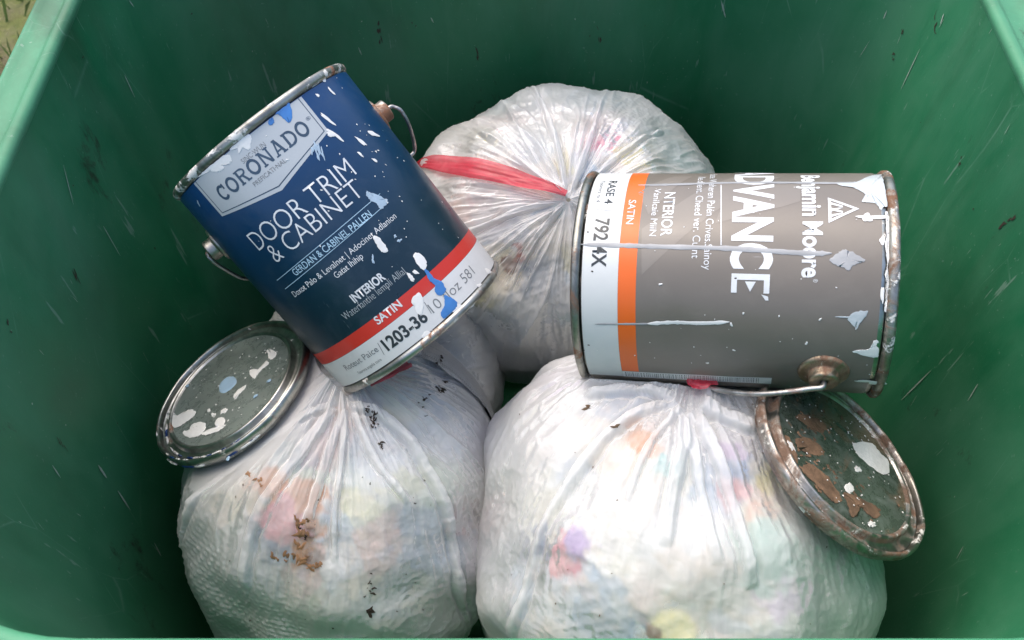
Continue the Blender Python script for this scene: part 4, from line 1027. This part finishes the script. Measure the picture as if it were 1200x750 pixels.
    def ribbon(s, pts, widths, mat, name, lift=.002, folds_=3, K=14, parent=True):
        Q = smooth_path([s.surf_of(s.P0, s.n, *p) for p in pts], 10); m = len(Q); V = []
        hgt = ((s.P - s.P0) * s.n).sum(1); tops = []; nrms = []
        for q in Q:
            d2 = ((s.P0 - q) ** 2).sum(1); near = d2 < .011 ** 2; tops.append(np.quantile(hgt[near], .9)); nn_ = s.n[d2.argmin()]; nrms.append(nn_)
        gg = np.array([[k / K * 3.1, i / m * 2.2, 4.4] for i in range(m) for k in range(K + 1)]); rips = (.0022 * noise(gg) + .0022 * ridge(gg * [2.3, 1.2, 1], 1, 7) + .0005 * noise(gg, 3.)).reshape(m, K + 1)
        ker = np.ones(9) / 9; tops = np.convolve(np.pad(tops, 4, 'edge'), ker, 'valid')
        for i in range(m):
            t = i / (m - 1); ww = np.interp(t, np.linspace(0, 1, len(widths)), widths)
            nn_ = nrms[i]
            tg = Q[min(i + 1, m - 1)] - Q[max(i - 1, 0)]; tg /= np.linalg.norm(tg); e = np.cross(nn_, tg); e /= np.linalg.norm(e) + 1e-9
            for k in range(K + 1):
                u = k / K * 2 - 1; rip = rips[i, k]
                V.append(Q[i] + e * u * ww + nn_ * (tops[i] + lift + rip * (1 if ww > .003 else .5)) - s.base)
        Fs = [(i * (K + 1) + k, i * (K + 1) + k + 1, (i + 1) * (K + 1) + k + 1, (i + 1) * (K + 1) + k) for i in range(m - 1) for k in range(K)]
        return link_mesh(name, V, Fs, mat, s.root)
    def flecks(s, items, mat, name):
        mb = MB()
        for px, py, r_, ang, el in items:
            q = s.surf(px, py); k = ((s.P - q) ** 2).sum(1).argmin(); nn_ = s.N[k]; nn_ = nn_ if nn_ @ (CAM - q) > 0 else -nn_
            a = np.cross(nn_, UP); a /= np.linalg.norm(a); b = np.cross(nn_, a); ca, sa = math.cos(ang), math.sin(ang); a, b = a * ca + b * sa, -a * sa + b * ca
            n = 11; V = [q + nn_ * .0016 - s.base]; p_ = [random.uniform(0, 6.28) for _ in range(3)]
            for j in range(n):
                t = 6.283 * j / n; rr = r_ * (1 + .5 * math.sin(2 * t + p_[0]) + .4 * math.sin(3 * t + p_[1]) + .25 * math.sin(5 * t + p_[2]))
                V.append(q + a * rr * math.cos(t) * el + b * rr * math.sin(t) + nn_ * .0006 - s.base)
            mb.add(V, [(0, 1 + j, 1 + (j + 1) % n) for j in range(n)])
        o = mb.build(name, mat, s.root); o['kind'] = 'stuff'; return o

label_contents = {'L': 'crumpled paper towels and tan scraps packed inside the front left bag', 'R': 'pale papers with pink and tan scraps packed inside the front right bag', 'B': 'pale blue, pink and yellow scraps packed inside the rear bag', 'S': 'grey white scraps packed inside the small bag under the blue can'}
PAL_L = [(.84, .86, .85), (.76, .83, .80), (.88, .88, .86), (.58, .66, .76), (.86, .78, .62), (.84, .58, .52), (.62, .74, .58), (.90, .90, .92), (.90, .88, .60), (.40, .48, .58), (.84, .84, .84), (.88, .86, .80)]
PAL_R = [(.92, .88, .74), (.90, .90, .88), (.80, .84, .90), (.90, .80, .66), (.62, .82, .80), (.90, .84, .78), (.92, .90, .80), (.40, .52, .66), (.88, .88, .92), (.66, .50, .72), (.92, .88, .82), (.90, .90, .84)]
PAL_B = [(.78, .82, .80), (.32, .56, .78), (.86, .78, .36), (.86, .34, .40), (.86, .86, .84), (.70, .76, .76), (.34, .64, .64), (.88, .78, .60), (.30, .34, .38), (.80, .84, .92), (.84, .80, .70), (.88, .60, .50)]
PAL_S = [(.70, .70, .68), (.55, .60, .60), (.80, .76, .70), (.45, .50, .52)]
LC, LR = W(-.1620, -.182, .890), (.151, .168, .172)
RCn, RR3 = W(.139, -.209, .830), (.175, .182, .186)
BCn, BR3 = W(.060, .088, 1.00), (.171, .154, .156)
SC, SR3 = W(-.135, -.066, .975), (.128, .125, .125)
TAN = (.62, .30, .14); PEACH = (.78, .45, .30); YEL = (.75, .65, .25); MAG = (.70, .12, .25); PNK = (.80, .40, .42); TEAL = (.25, .58, .56); BLU = (.20, .36, .62); DBR = (.22, .09, .035)
u1 = np.array([.97, .1, -.2]); u1 /= np.linalg.norm(u1); v1 = np.array([.15, .5, .85]); v1 /= np.linalg.norm(v1)
bagL = Bag('L', LC, LR, at(404, 468, .80), 1, 'white translucent bin bag at front left, tied shut under the blue can', pleats=46, palette=PAL_L, op=.50,
    folds=[([(408, 478), (440, 485), (470, 508), (497, 550), (520, 595), (533, 640), (537, 690), (541, 745)], .0042, .0045), ([(392, 480), (365, 515), (335, 560), (308, 605), (293, 650), (288, 690)], .0045, .0040), ([(395, 474), (340, 500), (280, 540), (238, 590), (215, 640)], .0035, .0030), ([(402, 485), (385, 530), (370, 580), (362, 610)], .0032, .003), ([(404, 485), (400, 540), (392, 600), (392, 660)], .0028, .003), ([(412, 480), (440, 540), (475, 590)], .003, .003)],
    marks=[(300, 562, .012, PEACH, .008), (318, 572, .016, TAN, .010), (345, 590, .026, PEACH, .010), (360, 580, .016, TAN, .01), (352, 620, .018, PEACH, .01), (345, 650, .017, TAN, .01), (362, 662, .010, DBR, .006), (355, 625, .007, DBR, .006), (230, 560, .012, YEL, .006), (225, 552, .010, YEL, .004), (320, 650, .014, (.30, .36, .45), .01), (300, 620, .013, (.30, .36, .42), .01), (545, 610, .015, PNK, .01), (400, 465, .01, TAN, .005), (480, 560, .014, (.6, .62, .4), .01), (330, 610, .02, PNK, .01)],
    clear=[(345, 600, .055, .22), (325, 570, .02, .15), (360, 662, .014, .2), (355, 622, .012, .2), (230, 560, .02, .15)],
    quilt=(at(285, 680, .80), .115, u1, v1))
bagR = Bag('R', RCn, RR3, at(806, 462, .78), 2, 'largest white translucent bin bag, at front right beneath the grey can', pleats=44, palette=PAL_R, op=.50, amp=.85,
    folds=[([(790, 472), (745, 490), (705, 520), (668, 565), (640, 610), (622, 660), (612, 705), (602, 748)], .0042, .0048), ([(800, 480), (800, 520), (790, 570), (778, 640)], .005, .004), ([(812, 480), (835, 530), (855, 590), (868, 640), (877, 688)], .0050, .0050), ([(820, 474), (850, 490), (885, 505)], .006, .005), ([(806, 485), (815, 540), (825, 600), (838, 660)], .004, .003), ([(790, 468), (740, 462), (690, 470)], .004, .004), ([(798, 478), (760, 530), (735, 590)], .003, .003)],
    marks=[(655, 650, .022, (.74, .26, .32), .014), (672, 640, .012, (.42, .30, .55), .012), (645, 665, .014, PNK, .01), (755, 515, .014, TAN, .010), (765, 522, .009, PEACH, .008), (575, 600, .018, PNK, .01), (868, 580, .016, PNK, .012), (890, 605, .018, PEACH, .012), (905, 560, .012, YEL, .01), (785, 545, .012, TEAL, .01), (870, 540, .014, BLU, .014), (620, 640, .016, (.25, .30, .42), .012), (740, 490, .01, TAN, .005), (960, 640, .03, (.45, .62, .50), .01), (900, 650, .03, (.5, .68, .6), .015), (595, 640, .014, (.2, .22, .3), .01), (860, 525, .012, (.5, .3, .6), .01), (788, 744, .020, (.88, .80, .45), .001), (765, 745, .007, DBR, .003)],
    clear=[(655, 650, .04, .22), (755, 516, .025, .2), (785, 740, .04, .3), (880, 590, .04, .12), (580, 600, .03, .15)])
bagB = Bag('B', BCn, BR3, at(666, 234, .835), 4, 'white translucent bin bag at the back with its red drawstring showing, behind both cans', pleats=72, palette=PAL_B, op=.50, amp=1.1, dimple=.010, peak=.004, nt=300, nphi=700, clear=[(705, 150, .035, .2), (600, 130, .03, .16), (740, 175, .03, .16), (605, 312, .035, .3), (560, 165, .03, .15), (700, 115, .04, .15), (790, 160, .04, .16), (570, 400, .06, .2)],
    folds=[([(664, 230), (655, 180), (640, 130), (625, 105)], .003, .004), ([(668, 230), (690, 170), (705, 120)], .003, .004), ([(660, 240), (620, 290), (595, 340)], .003, .004), ([(650, 236), (600, 250), (540, 275)], .003, .004), ([(674, 226), (730, 180), (780, 150)], .003, .004)],
    marks=[(705, 155, .026, (.80, .16, .28), .012), (690, 150, .014, PNK, .008), (745, 178, .022, YEL, .010), (600, 132, .022, (.82, .42, .36), .01), (655, 190, .012, YEL, .01), (690, 115, .030, (.36, .58, .76), .012), (560, 160, .015, YEL, .012), (780, 150, .02, TEAL, .012), (605, 300, .013, (.65, .12, .05), .012), (590, 320, .012, DBR, .012), (640, 330, .03, (.25, .3, .36), .015), (570, 400, .05, (.10, .14, .15), .02), (560, 350, .02, (.66, .6, .3), .01), (620, 120, .018, BLU, .01), (800, 180, .02, TEAL, .01), (560, 385, .012, PNK, .01)])
bagS = Bag('S', SC, SR3, at(430, 450, .86), 7, 'small greyish bin bag mostly hidden under the blue can, behind the front left bag', pleats=40, palette=PAL_S, op=.52, nt=200, nphi=420, ells=[(np.array(LC), np.array(LR) + .004, 2.3)])

# drawstrings
def m_red():
    t = MT('red drawstring film'); t.v(rough=.3); t.set(base=t.ramp(t.noise(60, 4, .6, (1, 1, 1), .5), [(.3, (.68, .02, .06)), (.7, (.88, .10, .15))]))
    t.set(normal=t.bump(t.noise(120, 4), .4, .001)); tp = t.n('BsdfTranslucent'); tp.inputs[0].default_value = (.8, .03, .06, 1)
    m = t.n('MixShader'); m.inputs[0].default_value = .35; t.l(t.p.outputs[0], m.inputs[1]); t.l(tp.outputs[0], m.inputs[2]); tt = t.n('BsdfTransparent'); m3 = t.n('MixShader'); m3.inputs[0].default_value = .22; t.l(m.outputs[0], m3.inputs[1]); t.l(tt.outputs[0], m3.inputs[2]); t.l(m3.outputs[0], t.out.inputs[0]); return t.m
M_DRAW = m_red()
bagB.ribbon([(488, 196), (520, 195), (560, 201), (600, 210), (635, 221), (664, 232)], [.004, .0085, .0105, .009, .006, .0032], M_DRAW, 'drawstring', .0030)
bagR.ribbon([(806, 462), (818, 458), (832, 455)], [.005, .010, .009], M_DRAW, 'drawstring', .005)
bagL.ribbon([(430, 462), (450, 448), (474, 436)], [.003, .006, .004], M_DRAW, 'drawstring', .004)
# dirt on the left bag
it = []
for cx, cy, sp, n_, r_ in [(437, 492, 6, 14, .0014), (430, 480, 3, 6, .0012), (446, 520, 3, 6, .0011), (434, 688, 9, 9, .0012), (434, 714, 2, 4, .0020), (520, 447, 12, 9, .0020), (497, 470, 8, 6, .0014), (357, 625, 6, 8, .0012)]:
    for k in range(n_): it.append((random.gauss(cx, sp * .45), random.gauss(cy, sp), r_ * random.uniform(.3, 1.1), random.uniform(0, 3), random.uniform(1, 2.2)))
for k in range(22): it.append((random.uniform(240, 560), random.uniform(500, 740), random.uniform(.0003, .0008), 0, 1))
bagL.flecks(it, m_plain('black brown muck', (.030, .020, .012), .8), 'dirt_flecks')
bagR.flecks([(random.uniform(600, 980), random.uniform(470, 740), random.uniform(.0003, .0007), 0, 1) for k in range(18)] + [(688, 478, .002, 0, 1.6), (722, 500, .0015, 0, 2)], m_plain('brown specks', (.10, .06, .03), .8), 'dirt_flecks')
bagS.flecks([(random.gauss(500, 22), random.gauss(440, 16), random.uniform(.0008, .002), random.uniform(0, 3), 1.3) for k in range(12)], M_DARK, 'dirt_flecks')

it = []
for cx, cy, sx_, sy_, n_, r_ in [(353, 622, 4, 10, 12, .0022), (345, 652, 12, 3, 9, .0022), (366, 662, 6, 3, 8, .0022), (300, 560, 8, 4, 6, .0016), (756, 516, 8, 3, 6, .0014)]:
    for k in range(n_): it.append((random.gauss(cx, sx_), random.gauss(cy, sy_), r_ * random.uniform(.3, 1.1), random.uniform(0, 3), random.uniform(1, 1.8)))
bagL.flecks([q for q in it if q[0] < 560], m_plain('rusty brown stain', (.30, .16, .08), .7), 'stain_flecks')
